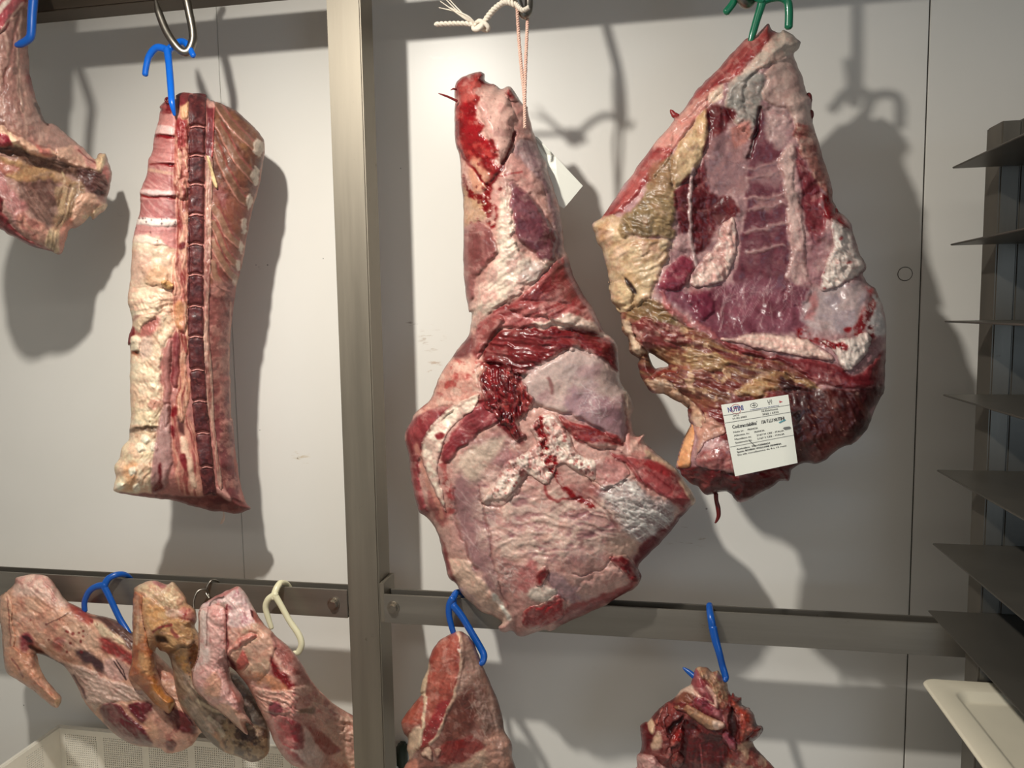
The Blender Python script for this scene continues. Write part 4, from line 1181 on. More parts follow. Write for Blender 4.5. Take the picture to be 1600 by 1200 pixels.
    m = s.fill(A((640, 330), (740, 285), (782, 330), (762, 420), (742, 530), (690, 560), (640, 470), (620, 415)), (156, 146, 138), 10, 8)
    s.blotch(m, (136, 130, 122), 16, .6, .55)
    m = s.fill(A((775, 282), (892, 226), (952, 420), (965, 540), (900, 525), (862, 442), (762, 412), (772, 330)), (204, 172, 160), 5, 5, dh=3, groove=1.5)
    s.blotch(m, (180, 140, 132), 26, .6, .54); s.calm(m, .4)
    # muscles of the cavity
    m = s.fill(A((535, 440), (592, 428), (662, 470), (570, 555), (545, 640), (548, 780), (622, 795), (662, 870), (582, 922), (562, 962), (500, 1045), (468, 962), (418, 942), (408, 780), (480, 690), (522, 640)), (108, 28, 36), 6, 6, wet=.18)
    s.streak(m, 88, (140, 46, 52), 60, 6, .55, dh=1.5)
    m = s.fill(A((545, 562), (692, 558), (688, 640), (692, 780), (640, 795), (560, 765), (530, 700)), (152, 112, 114), 9, 8, wet=.16)
    s.blotch(m, (176, 126, 122), 22, .6, .55); s.calm(m, .45)
    s.fill(A((640, 520), (700, 500), (700, 570), (650, 600)), (206, 136, 124), 8, 8)
    m = s.fill(A((748, 440), (785, 560), (865, 640), (852, 760), (892, 870), (862, 960), (885, 1040), (850, 1200), (650, 1200), (680, 950), (702, 700)), (112, 48, 62), 7, 6, wet=.16)
    s.streak(m, 88, (136, 70, 82), 60, 9, .6); s.calm(m, .45)
    for yy in (680, 722, 812, 852, 938, 1020):
        s.stroke(A((700, yy + 6), (760, yy - 6), (850, yy - 22)), (190, 150, 146), 5, 5, 6, .65, dh=1.5)
    s.fill(A((740, 700), (800, 660), (845, 650), (850, 720), (780, 760), (730, 750)), (164, 122, 122), 16, 10, amt=.8)
    s.fill(A((730, 830), (810, 800), (850, 820), (780, 860)), (172, 126, 124), 14, 8, amt=.8)
    s.stroke(A((752, 440), (745, 510), (715, 600), (700, 650)), (80, 14, 24), 6, 4, 4, dh=-4)
    s.fill(A((770, 440), (850, 420), (870, 520), (830, 600), (780, 560)), (176, 142, 138), 12, 8, amt=.85)
    m = s.fill(A((830, 640), (892, 590), (882, 720), (922, 860), (935, 1000), (945, 1230), (850, 1230), (882, 1020), (862, 900), (850, 760)), (196, 154, 148), 10, 8, dh=4)
    s.streak(m, 80, (220, 190, 178), 70, 6, .55)
    m = s.fill(A((892, 595), (942, 680), (992, 760), (1002, 840), (1022, 900), (980, 1010), (930, 900), (918, 760)), (142, 50, 60), 6, 5, dh=-2, wet=.18)
    s.streak(m, 76, (180, 92, 98), 60, 4, .5)
    m = s.fill(A((895, 520), (965, 530), (1002, 620), (1052, 812), (1000, 765), (942, 662), (900, 600)), (172, 112, 100), 6, 7, dh=3)
    s.blotch(m, (142, 56, 56), 12, .7, .55); s.blotch(m, (214, 176, 156), 10, .6, .62, seed=4)
    m = s.fill(A((1000, 790), (1050, 820), (1092, 885), (1125, 930), (1062, 910), (1018, 875)), (146, 18, 30), 4, 5, dh=2, wet=.12)
    m = s.fill(A((930, 1000), (1000, 960), (1000, 1200), (900, 1260), (930, 1120)), (158, 104, 110), 22, 12, amt=.7)
    # magenta lower inside
    m = s.fill(B((355, 100), (440, 55), (540, 130), (700, 60), (1000, 60), (1080, 130), (1060, 262), (1000, 292), (860, 292), (720, 312), (640, 312), (560, 240), (480, 190)), (142, 80, 94), 10, 8, wet=.15)
    s.blotch(m, (116, 46, 62), 40, .7, .52, .14); s.calm(m, .35)
    s.web(m, 46, 80, (206, 168, 168), -66, spread=12, amt=.36)
    s.web(m, 14, 40, (214, 190, 186), -45, spread=20, amt=.3)
    m = s.fill(A((378, 1082), (440, 1038), (482, 1100), (420, 1182), (348, 1172)), (158, 58, 78), 7, 5, dh=6)
    s.fill(B((520, 110), (600, 100), (640, 180), (580, 240), (530, 180)), (136, 50, 72), 12, 6, dh=5)
    s.stroke(B((388, 110), (440, 188), (560, 262), (648, 322)), (178, 98, 98), 9, 6, 7, .8, dh=2)
    m = s.fill(B((1060, 130), (1150, 80), (1240, 60), (1320, 80), (1302, 200), (1262, 282), (1060, 285)), (182, 160, 158), 14, 8, wet=.15)
    s.blotch(m, (152, 136, 142), 26, .7, .54, .12); s.calm(m, .4)
    s.stroke(B((1075, 130), (1085, 180), (1060, 220)), (186, 80, 80), 12, 10, 6, .6)
    m = s.fill(B((1365, 100), (1405, 200), (1418, 300), (1360, 300), (1335, 240)), (208, 196, 190), 7, 6)
    s.stroke(B((1345, 85), (1362, 135), (1320, 232), (1282, 288)), (172, 50, 54), 15, 5, 5, wet=.15)
    s.stroke(B((1345, 270), (1350, 320), (1342, 352)), (122, 22, 30), 9, 5, 4)
    s.fill(B((1225, 275), (1255, 272), (1250, 292), (1225, 292)), (176, 30, 38), 4, 3)
    # red layer under the fat roll
    m = s.fill(B((650, 322), (880, 395), (1150, 425), (1232, 470), (1302, 482), (1400, 380), (1416, 400), (1412, 520), (1250, 545), (1150, 542), (950, 432), (760, 385)), (130, 36, 44), 6, 5, dh=2, groove=2.5, wet=.2)
    s.streak(m, 15, (172, 80, 82), 60, 5, .5)
    e = empty('veal_forequarter', tuple(at(1180, 430, 1.19)), 'broad red and white forequarter with paper label hanging from the green hook', 'meat')
    P = []
    p = patch(s, A((578, 922), (612, 900), (642, 880), (662, 975), (625, 1120), (545, 1172), (460, 1162), (490, 1082), (562, 1002)), T=8, R=13, c=(224, 192, 178), seed=41)
    p.lump(p.all(), 17, 4, (204, 150, 142), .4); p.fold(p.all(), 60, 22, 7, 3.5, (236, 214, 200), .5); p.blotch(p.all(), (206, 128, 122), 12, .5, .6); P.append(('fat_lump', p))
    p.fill(A((535, 990), (575, 930), (590, 940), (548, 1000)), (130, 118, 112), 3, 2)
    p = patch(s, A((1035, 895), (1080, 905), (1128, 945), (1150, 1022), (1180, 1085), (1150, 1128), (1052, 1178), (990, 1188), (1005, 1100), (1042, 1000)), T=7, R=12, c=(226, 208, 196), seed=42)
    p.lump(p.all(), 17, 4, (206, 176, 168), .4); p.fold(p.all(), 50, 26, 8, 4, (238, 226, 216), .5); p.spots(p.all(), (180, 50, 56), 10, (1, 3), .8); P.append(('fat_lump', p))
    p = patch(s, B((655, 322), (720, 308), (800, 286), (960, 298), (1060, 320), (1172, 392), (1165, 420), (1060, 412), (900, 382), (760, 352)), T=8, R=12, c=(222, 178, 164), seed=43)
    p.lump(p.all(), 10, 4, (206, 136, 128), .6); p.streak(p.all(), 10, (232, 208, 190), 40, 5, .5); P.append(('fat_roll', p))
    p = patch(s, B((1100, 322), (1160, 318), (1235, 310), (1335, 285), (1352, 345), (1302, 432), (1242, 472), (1205, 445), (1180, 385)), T=7, R=11, c=(226, 208, 196), seed=44)
    p.fold(p.all(), 75, 26, 6, 4); p.lump(p.all(), 15, 3, (206, 176, 168), .4); P.append(('fat_roll', p))
    p.stroke(B((1080, 312), (1160, 345), (1228, 362)), (172, 18, 30), 12, 4, 4, wet=.1)
    s.stroke(B((1015, 285), (1030, 305), (1080, 320), (1140, 345)), (172, 16, 28), 12, 5, 5, wet=.1)
    P[-2][1].stroke(B((1015, 285), (1030, 305), (1080, 320), (1140, 345)), (172, 16, 28), 12, 5, 5, wet=.1)
    # knobbly fringe down the left edge
    p = patch(s, B((152, 62), (232, 58), (262, 110), (252, 185), (205, 205), (168, 152)), T=6, R=9, c=(214, 186, 146), seed=45)
    p.lump(p.all(), 8, 3, (182, 140, 100), .5); P.append(('fringe', p))
    p = patch(s, B((208, 225), (250, 235), (262, 290), (292, 340), (330, 380), (292, 402), (252, 378), (241, 320), (217, 282)), T=6, R=8, c=(220, 192, 162), seed=46)
    p.lump(p.all(), 7, 4, (190, 140, 120), .5); P.append(('fringe', p))
    p = patch(s, B((312, 510), (352, 492), (420, 500), (480, 560), (545, 610), (602, 690), (568, 735), (520, 700), (514, 645), (455, 598), (400, 574), (350, 568)), T=6, R=9, c=(204, 164, 134), seed=47)
    p.lump(p.all(), 10, 5, (170, 120, 98), .5); p.blotch(p.all(), (224, 196, 172), 8, .6, .58); P.append(('fringe', p))
    p = patch(s, B((330, 500), (350, 470), (410, 448), (470, 455), (460, 480), (400, 490), (360, 515)), T=5, R=7, c=(150, 54, 44), seed=48, wet=.15); P.append(('flesh_scrap', p))
    p = patch(s, B((520, 722), (536, 700), (545, 770), (528, 860), (520, 908), (462, 904), (480, 812)), T=5, R=10, c=(222, 150, 98), seed=49, jit=(.8, 14))
    p.streak(p.all(), 100, (236, 184, 138), 50, 8, .5); P.append(('skin_edge', p))
    p = patch(s, B((535, 700), (620, 672), (690, 742), (640, 775), (590, 800), (562, 850), (535, 880), (545, 780)), T=5, R=9, c=(200, 148, 128), seed=50)
    p.lump(p.all(), 10, 4, (150, 60, 58), .7); P.append(('fat_lump', p))
    p = patch(s, B((545, 905), (552, 845), (610, 815), (700, 822), (735, 940), (660, 930)), T=5, R=12, c=(176, 106, 102), seed=51, wet=.12)
    p.blotch(p.all(), (206, 150, 142), 10, .6, .54); p.streak(p.all(), -30, (140, 50, 54), 20, 4, .5); P.append(('cut_face', p))
    m = s.fill(B((470, 915), (560, 905), (720, 928), (745, 950), (985, 905), (980, 972), (800, 1052), (600, 1037)), (96, 16, 22), 7, 6, wet=.14)
    s.fold(m, 5, 40, 9, 3); s.blotch(m, (130, 30, 36), 14, .6, .55)
    s.stroke(A((478, 690), (465, 780), (466, 880), (470, 1000), (492, 1080)), (196, 166, 162), 5, 2.5, 2, dh=3)
    s.build('meat_body', e)
    for nm, q in P: q.build(nm, e)
    bm = bmesh.new()
    add_tube(bm, [pt(*a, 1.13) for a in B((640, 1030), (642, 1060), (650, 1095), (652, 1130), (640, 1158), (634, 1160))], [.0034, .003, .0035, .003, .0016, .0006], 9, 6)
    bm_obj('hanging_sinew', bm, simple_mat('dark_sinew', (92, 18, 18), .35), e, True)
    bm = bmesh.new()
    add_tube(bm, [pt(*a, 1.195) for a in A((415, 475), (402, 470), (395, 462), (390, 455), (385, 448))], [.004, .0045, .0035, .003, .001], 8, 5)
    bm_obj('flesh_tag', bm, simple_mat('flesh_tag', (138, 40, 40), .4), e, True)
    # nodules on the right rim
    nm_ = simple_mat('flesh_nodule', (96, 30, 30), .45)
    for a, rr0 in (((948, 402), .006), ((958, 468), .005), ((1058, 868), .005)):
        bm = bmesh.new()
        c0 = pt(*A(a)[0], 1.19)
        bmesh.ops.create_icosphere(bm, subdivisions=3, radius=rr0, matrix=Matrix.Translation(c0) @ Matrix.Diagonal((.8, 1, 1.4, 1)))
        bm_obj('flesh_nodule', bm, nm_, e, True)
    return s, e


FORE, FORE_E = make_fore()


# ================================================================ rib loin (left)
def make_rack():
    R3 = crop(160, 120, 5.714); R4 = crop(160, 300, 5.714); R5 = crop(160, 480, 5.714); R6 = crop(160, 640, 5.714)
    out = R3((510, 262), (560, 215), (590, 197), (650, 200), (660, 165), (720, 137), (780, 140), (880, 165), (945, 200), (970, 218), (1030, 230), (1170, 290), (1280, 380), (1390, 490), (1445, 580), (1445, 700), (1405, 950)) \
        + R4((1385, 0), (1340, 160), (1295, 380), (1250, 640), (1200, 830), (1165, 1080)) + R5((1140, 300), (1135, 560), (1145, 690), (1145, 960)) \
        + R6((1165, 100), (1185, 330), (1230, 660), (1285, 830), (1325, 885), (1260, 912), (1170, 930), (1080, 912), (980, 905), (800, 860), (640, 812), (520, 800), (400, 785), (300, 770), (115, 735), (104, 680), (118, 600), (110, 505), (150, 440), (180, 330), (235, 260), (245, 160)) \
        + R5((255, 960), (245, 700), (250, 460), (246, 345), (230, 335), (235, 250), (265, 180), (265, 100), (248, 30)) \
        + R4((245, 1040), (225, 960), (250, 780), (265, 520), (295, 300), (335, 180), (335, 20)) + R3((352, 990), (400, 850), (412, 745), (440, 690), (460, 560), (470, 480), (505, 380), (515, 300))
    s = Slab(out, lambda x, y: 1.180 + .125 * np.clip((x - 190) / 215, -.1, 1.1), T=52, R=52, back=26, step=1.35, jit=(1.2, 9), base=(196, 128, 118), seed=61, wet=.36)
    s.fin = .38; al = s.all()
    # ---- left: ribs seen from inside, the lower half covered in suet
    m = s.fill(R3((490, 240), (660, 180), (660, 1029), (330, 1029)), (206, 138, 130), 3, 2, amt=1)
    m = s.fill(R4((200, -20), (660, -20), (660, 560), (200, 560)), (214, 152, 146), 4, 2)
    m = s.fill(R4((200, 440), (640, 500), (660, 1160), (200, 1160)), (236, 206, 178), 10, 8, 10)
    m2 = s.fill(R5((180, -60), (640, -60), (640, 200), (560, 320), (510, 560), (545, 760), (500, 1029), (180, 1029)), (236, 210, 178), 8, 6, 10)
    m3 = s.fill(R6((80, -60), (500, -60), (500, 200), (460, 400), (440, 740), (80, 780)), (236, 212, 176), 8, 6, 10)
    suet = np.clip(m + m2 + m3, 0, 1)
    s.blotch(suet, (226, 178, 150), 16, .6, .55); s.blotch(suet, (240, 226, 196), 10, .6, .6, seed=2)
    s.lump(suet, 15, 3.5, (222, 176, 142), .5)
    s.fold(m2, 65, 22, 6, 2)
    s.fold(s.poly(R4((220, 860), (640, 860), (640, 1100), (220, 1100)), 6, 3), -8, 60, 8, 2, (226, 170, 150), .5)
    for (y0, y1, pale, redy) in ((430, 505, 1, 525), (735, 760, 1, 780)):
        s.fill(R3((470, y0), (640, y0 + 20), (640, y1 + 20), (470, y1)), (230, 190, 182), 3, 2, dh=3)
        m = s.fill(R3((440, redy - 15), (640, redy - 5), (640, redy + 28), (440, redy + 20)), (160, 16, 30), 2.5, 2, dh=-3, wet=.12)
    s.fill(R4((335, -20), (660, -10), (660, 42), (520, 40), (335, 12)), (234, 200, 194), 3, 2, dh=3)
    s.fill(R4((330, 10), (430, 30), (660, 40), (660, 70), (540, 68), (440, 55), (330, 35)), (160, 14, 30), 2.5, 2, dh=-3, wet=.12)
    m = s.fill(R3((455, 545), (640, 600), (640, 745), (430, 735)), (190, 112, 108), 5, 3)
    s.streak(m, 10, (216, 156, 150), 30, 4, .5)
    m = s.fill(R3((400, 800), (640, 830), (655, 990), (370, 985)), (186, 110, 108), 5, 3)
    s.streak(m, 35, (212, 160, 152), 24, 3, .6)
    s.stroke(R3((410, 830), (520, 845), (640, 870)), (220, 176, 150), 5, 4, 2, .8)
    m = s.fill(R4((335, 70), (660, 80), (665, 230), (325, 228)), (192, 118, 116), 5, 3)
    s.streak(m, 40, (218, 168, 162), 20, 3, .6)
    m = s.fill(R4((300, 236), (660, 240), (665, 300), (480, 300), (300, 290)), (240, 222, 212), 4, 2, dh=3)
    s.spots(m, (80, 50, 54), 6, (.8, 1.6), .9)
    s.stroke(R4((320, 345), (480, 355), (660, 340)), (206, 130, 128), 2, 2, 2)
    m = s.fill(R4((290, 395), (430, 400), (560, 450), (600, 490), (480, 470), (290, 450)), (244, 216, 196), 5, 3, dh=3)
    s.fill(R4((500, 380), (660, 360), (660, 490), (590, 480)), (214, 142, 136), 6, 3)
    s.spots(s.poly(R4((300, 250), (660, 250), (660, 480), (300, 480)), 3, 2), (90, 40, 46), 7, (1, 1.8), .9)
    m = s.fill(R4((360, 690), (500, 640), (600, 760), (520, 840), (380, 820)), (230, 184, 148), 10, 6, dh=5)
    m = s.fill(R4((250, 560), (420, 560), (400, 780), (255, 800)), (224, 176, 158), 12, 8, amt=.6)
    m = s.fill(R5((260, 130), (340, 80), (520, 90), (520, 160), (440, 250), (330, 270), (280, 220)), (184, 86, 84), 10, 6, amt=.85)
    s.fill(R5((262, 150), (320, 100), (430, 60), (480, 80), (380, 150), (330, 230), (300, 200)), (230, 200, 168), 5, 4, dh=4)
    s.fill(R5((225, 250), (275, 170), (290, 240), (262, 320), (228, 338)), (146, 24, 36), 4, 3)
    s.fill(R5((258, 270), (330, 272), (330, 390), (258, 385)), (240, 220, 190), 3, 2, dh=5, groove=2)
    s.fill(R5((258, 388), (320, 392), (330, 430), (256, 425)), (140, 78, 52), 4, 3, dh=-4)
    s.fill(R5((330, 290), (450, 290), (440, 420), (350, 480)), (222, 190, 170), 8, 5)
    s.fill(R5((400, 860), (520, 820), (520, 900), (430, 930)), (216, 160, 138), 8, 5)
    s.fold(m3, -60, 24, 7, 2.5)
    s.fill(R6((240, 170), (330, 150), (500, 150), (510, 195), (440, 220), (380, 190), (250, 210)), (130, 104, 84), 4, 4, dh=-5)
    s.fill(R6((200, 520), (300, 470), (320, 560), (240, 720), (200, 700)), (232, 172, 124), 10, 6, amt=.8)
    for c0 in ((300, 700), (340, 340), (380, 260), (460, 340), (150, 690), (270, 560)):
        s.fill(R6((c0[0] - 35, c0[1] - 20), (c0[0] + 20, c0[1] - 40), (c0[0] + 40, c0[1] + 15), (c0[0] - 15, c0[1] + 35)), (244, 232, 206), 4, 3, dh=3.5)
    # ---- fillet: pink and mauve strips between suet and backbone
    m = s.fill(R5((575, 320), (640, 280), (625, 420), (600, 560), (610, 700), (590, 1029), (540, 1029), (540, 700), (525, 560)), (186, 124, 116), 4, 3, dh=3, groove=2)
    m = s.fill(R5((650, 210), (690, 200), (700, 320), (690, 520), (680, 700), (620, 690), (612, 520), (625, 380)), (150, 62, 66), 4, 3, dh=3, groove=2)
    s.streak(m, 88, (196, 120, 116), 40, 3, .6)
    m = s.fill(R6((500, 100), (560, -30), (615, -30), (610, 200), (640, 420), (600, 560), (560, 700), (440, 745), (460, 400)), (178, 132, 126), 5, 3, dh=3, groove=2)
    s.streak(m, 86, (206, 164, 156), 50, 4, .5)
    s.fill(R6((505, 490), (540, 480), (530, 620), (540, 700), (470, 740), (450, 700), (505, 610)), (130, 24, 34), 5, 4, wet=.12)
    m = s.fill(R6((620, -30), (690, -30), (760, 60), (830, 200), (870, 560), (900, 770), (700, 740), (650, 600), (620, 300)), (206, 128, 112), 5, 3, dh=3)
    s.streak(m, 82, (232, 180, 154), 50, 4, .6); s.streak(m, 82, (156, 36, 42), 40, 4, .75, thr=.57, seed=5)
    s.fill(R6((610, 140), (650, 170), (640, 260), (615, 230)), (150, 20, 34), 4, 3); s.fill(R6((660, 60), (720, 120), (740, 230), (690, 200)), (110, 56, 52), 5, 4)
    s.fill(R6((700, 250), (760, 280), (790, 420), (850, 680), (800, 690), (750, 500), (710, 340)), (238, 200, 172), 6, 4, dh=2)
    s.fill(R6((640, -30), (690, -30), (690, 40), (620, 60)), (170, 22, 34), 5, 4)
    s.fill(R6((680, 420), (740, 400), (760, 560), (720, 520)), (160, 36, 44), 4, 4)
    # ---- ropy tissue along the backbone
    m = s.fill(R3((655, 190), (760, 140), (775, 420), (770, 1040), (650, 1040), (640, 640), (650, 400)), (206, 128, 112), 3, 2, dh=4, groove=2)
    mm = s.fill(R4((660, -20), (770, -20), (765, 1160), (650, 1160), (625, 660), (665, 500)), (216, 150, 130), 3, 2, dh=4, groove=2)
    m4 = s.fill(R5((650, -40), (755, -40), (770, 280), (745, 560), (800, 700), (720, 1029), (660, 900), (690, 640), (700, 300), (660, 190)), (214, 148, 120), 4, 3, dh=3)
    rope = np.clip(m + mm + m4, 0, 1)
    s.streak(rope, 86, (236, 190, 160), 26, 3, .7, dh=2.5); s.streak(rope, 88, (152, 24, 32), 26, 4, .85, thr=.56, seed=7)
    s.lump(m, 8, 2.5)
    s.fill(R3((660, 370), (750, 370), (770, 560), (720, 640), (650, 560)), (176, 40, 50), 4, 4, amt=.75)
    s.fill(R3((690, 270), (770, 210), (760, 360), (700, 360)), (226, 172, 130), 4, 4, dh=3)
    s.fill(R4((670, 480), (730, 450), (740, 500), (690, 520)), (130, 14, 24), 3, 3)
    s.fill(R5((655, -30), (720, -30), (720, 180), (660, 170)), (222, 160, 110), 6, 4, amt=.7)
    # ---- right: sawn feather bones and dark meat
    m = s.fill(R3((1005, 225), (1460, 540), (1440, 1040), (985, 1040), (1005, 640)), (116, 66, 50), 4, 3)
    mb = s.fill(R4((985, -20), (1420, -20), (1240, 720), (1160, 1160), (950, 1160)), (150, 78, 72), 6, 4)
    dm = np.clip(m + mb, 0, 1)
    s.streak(dm, 62, (150, 98, 70), 60, 9, .6, dh=1.5); s.blotch(m, (92, 48, 38), 12, .6, .54, dh=1)
    s.blotch(s.poly(R3((1100, 320), (1420, 540), (1380, 760), (1180, 560)), 6, 4), (160, 112, 74), 12, .6, .55)
    ribs = [R3((1030, 420), (1110, 560), (1200, 730), (1330, 880), (1370, 930)), R3((1040, 250), (1150, 420), (1290, 560), (1390, 650)), R3((1010, 620), (1080, 800), (1170, 970), (1240, 1080), (1290, 1120)),
            R4((1000, 140), (1070, 260), (1130, 380), (1240, 480)), R4((990, 290), (1040, 400), (1090, 520), (1200, 640)), R4((985, 440), (1040, 560), (1110, 680), (1190, 770)), R4((985, 640), (1010, 760), (1100, 850), (1180, 880))]
    for rb in ribs:
        s.stroke(rb, (158, 116, 92), 13, 5, 3, .95, dh=2.5)
        s.stroke([(a - 4, b + 4) for a, b in rb], (206, 140, 124), 2.2, 1.5, 2, .85, dh=1)
        s.stroke([(a + 6, b - 2) for a, b in rb], (172, 84, 78), 3, 2, 2, .8)
    for rb in ribs[:3]:
        s.stroke(rb, (118, 76, 56), 9, 5, 3, .75)
    for c0, w_, h_ in ((R3((1395, 640))[0], 8, 15), (R3((1370, 890))[0], 7, 15), (R4((1310, 90))[0], 6, 13), (R4((1265, 300))[0], 5, 13), (R4((1240, 495))[0], 4.5, 11), (R4((1215, 655))[0], 5, 9), (R4((1188, 820))[0], 4, 6)):
        s.fill([(c0[0] - w_, c0[1]), (c0[0] - w_ * .3, c0[1] - h_), (c0[0] + w_ * .8, c0[1] - h_ * .6), (c0[0] + w_ * .6, c0[1] + h_ * .5), (c0[0] - w_ * .2, c0[1] + h_)], (206, 186, 168), 3.5, 4, 7, dh=1.2)
    s.stroke(R3((1445, 585), (1440, 720), (1400, 960)) + R4((1340, 170), (1295, 390), (1250, 640)), (206, 160, 144), 4, 3, 2, .7)
    m = s.fill(R4((960, 840), (1200, 860), (1160, 1160), (950, 1160)), (164, 96, 88), 8, 4)
    m2 = s.fill(R5((945, -30), (1170, -30), (1140, 560), (1150, 1040), (990, 1040), (970, 560)), (156, 90, 84), 6, 4)
    m3 = s.fill(R6((1000, -40), (1160, -40), (1190, 330), (1230, 800), (1120, 780), (1060, 560)), (142, 72, 74), 6, 4)
    loin = np.clip(m + m2 + m3, 0, 1)
    s.blotch(loin, (196, 138, 124), 12, .7, .55, .08, dh=1.5); s.blotch(loin, (116, 44, 46), 12, .6, .58, seed=4)
    s.stroke(R6((1185, 330), (1200, 480), (1240, 680), (1280, 820)), (186, 86, 66), 7, 4, 2, .9)
    s.stroke(R5((1150, -40), (1135, 300), (1130, 560)) + R5((1140, 700), (1150, 1000)), (196, 140, 122), 3, 2, 2)
    # ---- cut face at the bottom
    m = s.fill(R6((90, 735), (300, 755), (440, 748), (640, 770), (900, 778), (1010, 750), (1120, 790), (1240, 820), (1340, 880), (1300, 930), (1100, 950), (600, 830), (90, 760)), (136, 66, 62), 3, 3, dh=-4)
    s.blotch(m, (170, 98, 88), 10, .6, .55)
    s.fill(R6((950, 800), (1050, 780), (1130, 830), (1040, 850)), (110, 36, 40), 5, 4)
    s.fill(R6((1020, 690), (1090, 720), (1150, 800), (1080, 800)), (220, 160, 148), 4, 4, dh=2)
    # top
    m = s.fill(R3((512, 258), (590, 195), (655, 200), (650, 300), (600, 330), (530, 320)), (140, 34, 44), 4, 4, wet=.15)
    s.blotch(m, (196, 110, 104), 8, .6, .58)
    m = s.fill(R3((655, 175), (720, 135), (780, 138), (760, 220), (690, 260), (660, 250)), (146, 52, 54), 4, 3)
    e = empty('rib_loin', tuple(at(295, 470, 1.25)), 'bone-in rib loin with sawn backbone facing out, hanging left of the post', 'meat')
    P = []
    # sawn backbone: one body per vertebra
    disc = [R3((840, 145))[0][1], R3((0, 450))[0][1], R3((0, 708))[0][1], R3((0, 965))[0][1], R4((0, 208))[0][1], R4((0, 472))[0][1], R4((0, 745))[0][1], R4((0, 1025))[0][1], R5((0, 270))[0][1], R5((0, 565))[0][1], R5((0, 845))[0][1], R6((0, 215))[0][1], R6((0, 520))[0][1], R6((0, 785))[0][1]]

    def edge(y):
        L = np.interp(y, [140, 300, 480, 560, 640, 700, 775], [294.5, 294, 292.5, 295, 301, 308, 318])
        Rr_ = np.interp(y, [140, 180, 230, 300, 480, 560, 640, 700, 775], [323, 322, 320, 319, 317, 320, 325, 331, 338])
        return L, Rr_
    for i in range(13):
        y0 = disc[i] + (2.0 if i else 3); y1 = disc[i + 1] - 2.0
        ys = np.linspace(y0, y1, 5)
        l = [edge(y) for y in ys]
        bow = [0, -1.5, -1.8, -1.5, 0]
        pts = [(l[k][0] - (0 if k in (0, 4) else 1), ys[k]) for k in (4, 3, 2, 1, 0)] + [((l[0][0] + l[0][1]) / 2, y0 - 3)] + [(l[k][1] + (0 if k in (0, 4) else 0.5), ys[k]) for k in range(5)] + [((l[4][0] + l[4][1]) / 2, y1 - 2.5)]
        p = patch(s, pts, T=5, R=5, c=(106, 40, 42), seed=70 + i, jit=(.6, 6), wet=.42)
        q = p.all(); p.fin = .35
        p.blotch(q, (70, 18, 24), 10, .8, .52, .12, dh=1.0); p.blotch(q, (132, 60, 56), 6, .6, .6, seed=2)
        cy0 = (y0 + y1) / 2
        p.fill([(l[2][0] + 5, cy0 - 6), (l[2][0] + 13, cy0 - 9), (l[2][0] + 17, cy0), (l[2][0] + 12, cy0 + 8), (l[2][0] + 5, cy0 + 6)], (64, 16, 22), 6, 5, amt=.3)
        p.spots(q, (150, 84, 76), 10, (.6, 1.2), .7)
        P.append(('vertebra', p))
    for y in disc[1:13]:
        l, r_ = edge(y)
        p = patch(s, [(l, y + 1), (l + 6, y - 2.5), ((l + r_) / 2, y - 3.2), (r_ - 5, y - 2), (r_ + .5, y), (r_ - 4, y + 2.4), ((l + r_) / 2, y + .8), (l + 5, y + 2.6)], T=6, R=3, c=(206, 140, 132), seed=int(y), jit=(.5, 5), step=1.0)
        P.append(('disc', p))
    # spinal canal: dark red above, pale cord below
    p = patch(s, R3((925, 215), (975, 212), (1010, 240), (1005, 420), (990, 720), (925, 705), (915, 600), (930, 420)), T=3, R=4, c=(126, 46, 52), seed=90, jit=(.5, 8))
    p.stroke(R3((1000, 240), (1000, 420), (985, 715)), (206, 104, 100), 4, 2, 1); p.fill(R3((935, 215), (985, 215), (1010, 245), (990, 280), (945, 270)), (214, 160, 146), 4, 3)
    P.append(('spinal_canal', p))
    p = patch(s, R3((925, 710), (990, 725), (985, 1029)) + R4((980, 500), (965, 800), (955, 1143)) + R5((960, 300), (985, 560), (1000, 900)) + R6((1010, 150), (1040, 420), (1080, 690), (1030, 690), (1000, 420), (965, 150)) + R5((930, 900), (905, 560), (895, 250)) + R4((905, 1143), (905, 800), (915, 300)) + R3((915, 1000)), T=3, R=4, c=(176, 128, 114), seed=91, jit=(.4, 8))
    p.streak(p.all(), 89, (216, 178, 156), 60, 2.4, .8, dh=1.2); p.streak(p.all(), 89, (140, 62, 60), 60, 2.2, .7, thr=.57, seed=4)
    P.append(('spinal_cord', p))
    p = patch(s, R3((925, 705), (960, 715), (1000, 850), (1035, 975), (1010, 1005), (975, 930), (950, 830)), T=5, R=4, c=(230, 200, 150), seed=92, jit=(.6, 6)); P.append(('fat_shred', p))
    p = patch(s, R4((520, 800), (560, 785), (610, 800), (640, 830), (620, 870), (570, 870), (530, 840)), T=8, R=8, c=(212, 168, 112), seed=93, jit=(.6, 6)); P.append(('suet_knob', p))
    s.build('meat_body', e)
    for nm, q in P: q.build(nm, e)
    bm = bmesh.new()
    add_tube(bm, [pt(*a, 1.275) for a in R6((1080, 870), (1083, 930), (1085, 960), (1070, 1000), (1055, 1020))], [.0006, .0012, .0022, .003, .0012], 8, 5)
    bm_obj('fat_drip', bm, simple_mat('fat_drip', (230, 206, 186), .4), e, True)
    bm = bmesh.new()
    add_tube(bm, [pt(*a, 1.195) for a in R3((590, 235), (565, 215), (570, 195), (590, 190), (600, 205))], .002, 7, 5)
    bm_obj('vein_end', bm, simple_mat('vein_end', (104, 30, 34), .35), e, True)
    return s


RACK = make_rack()
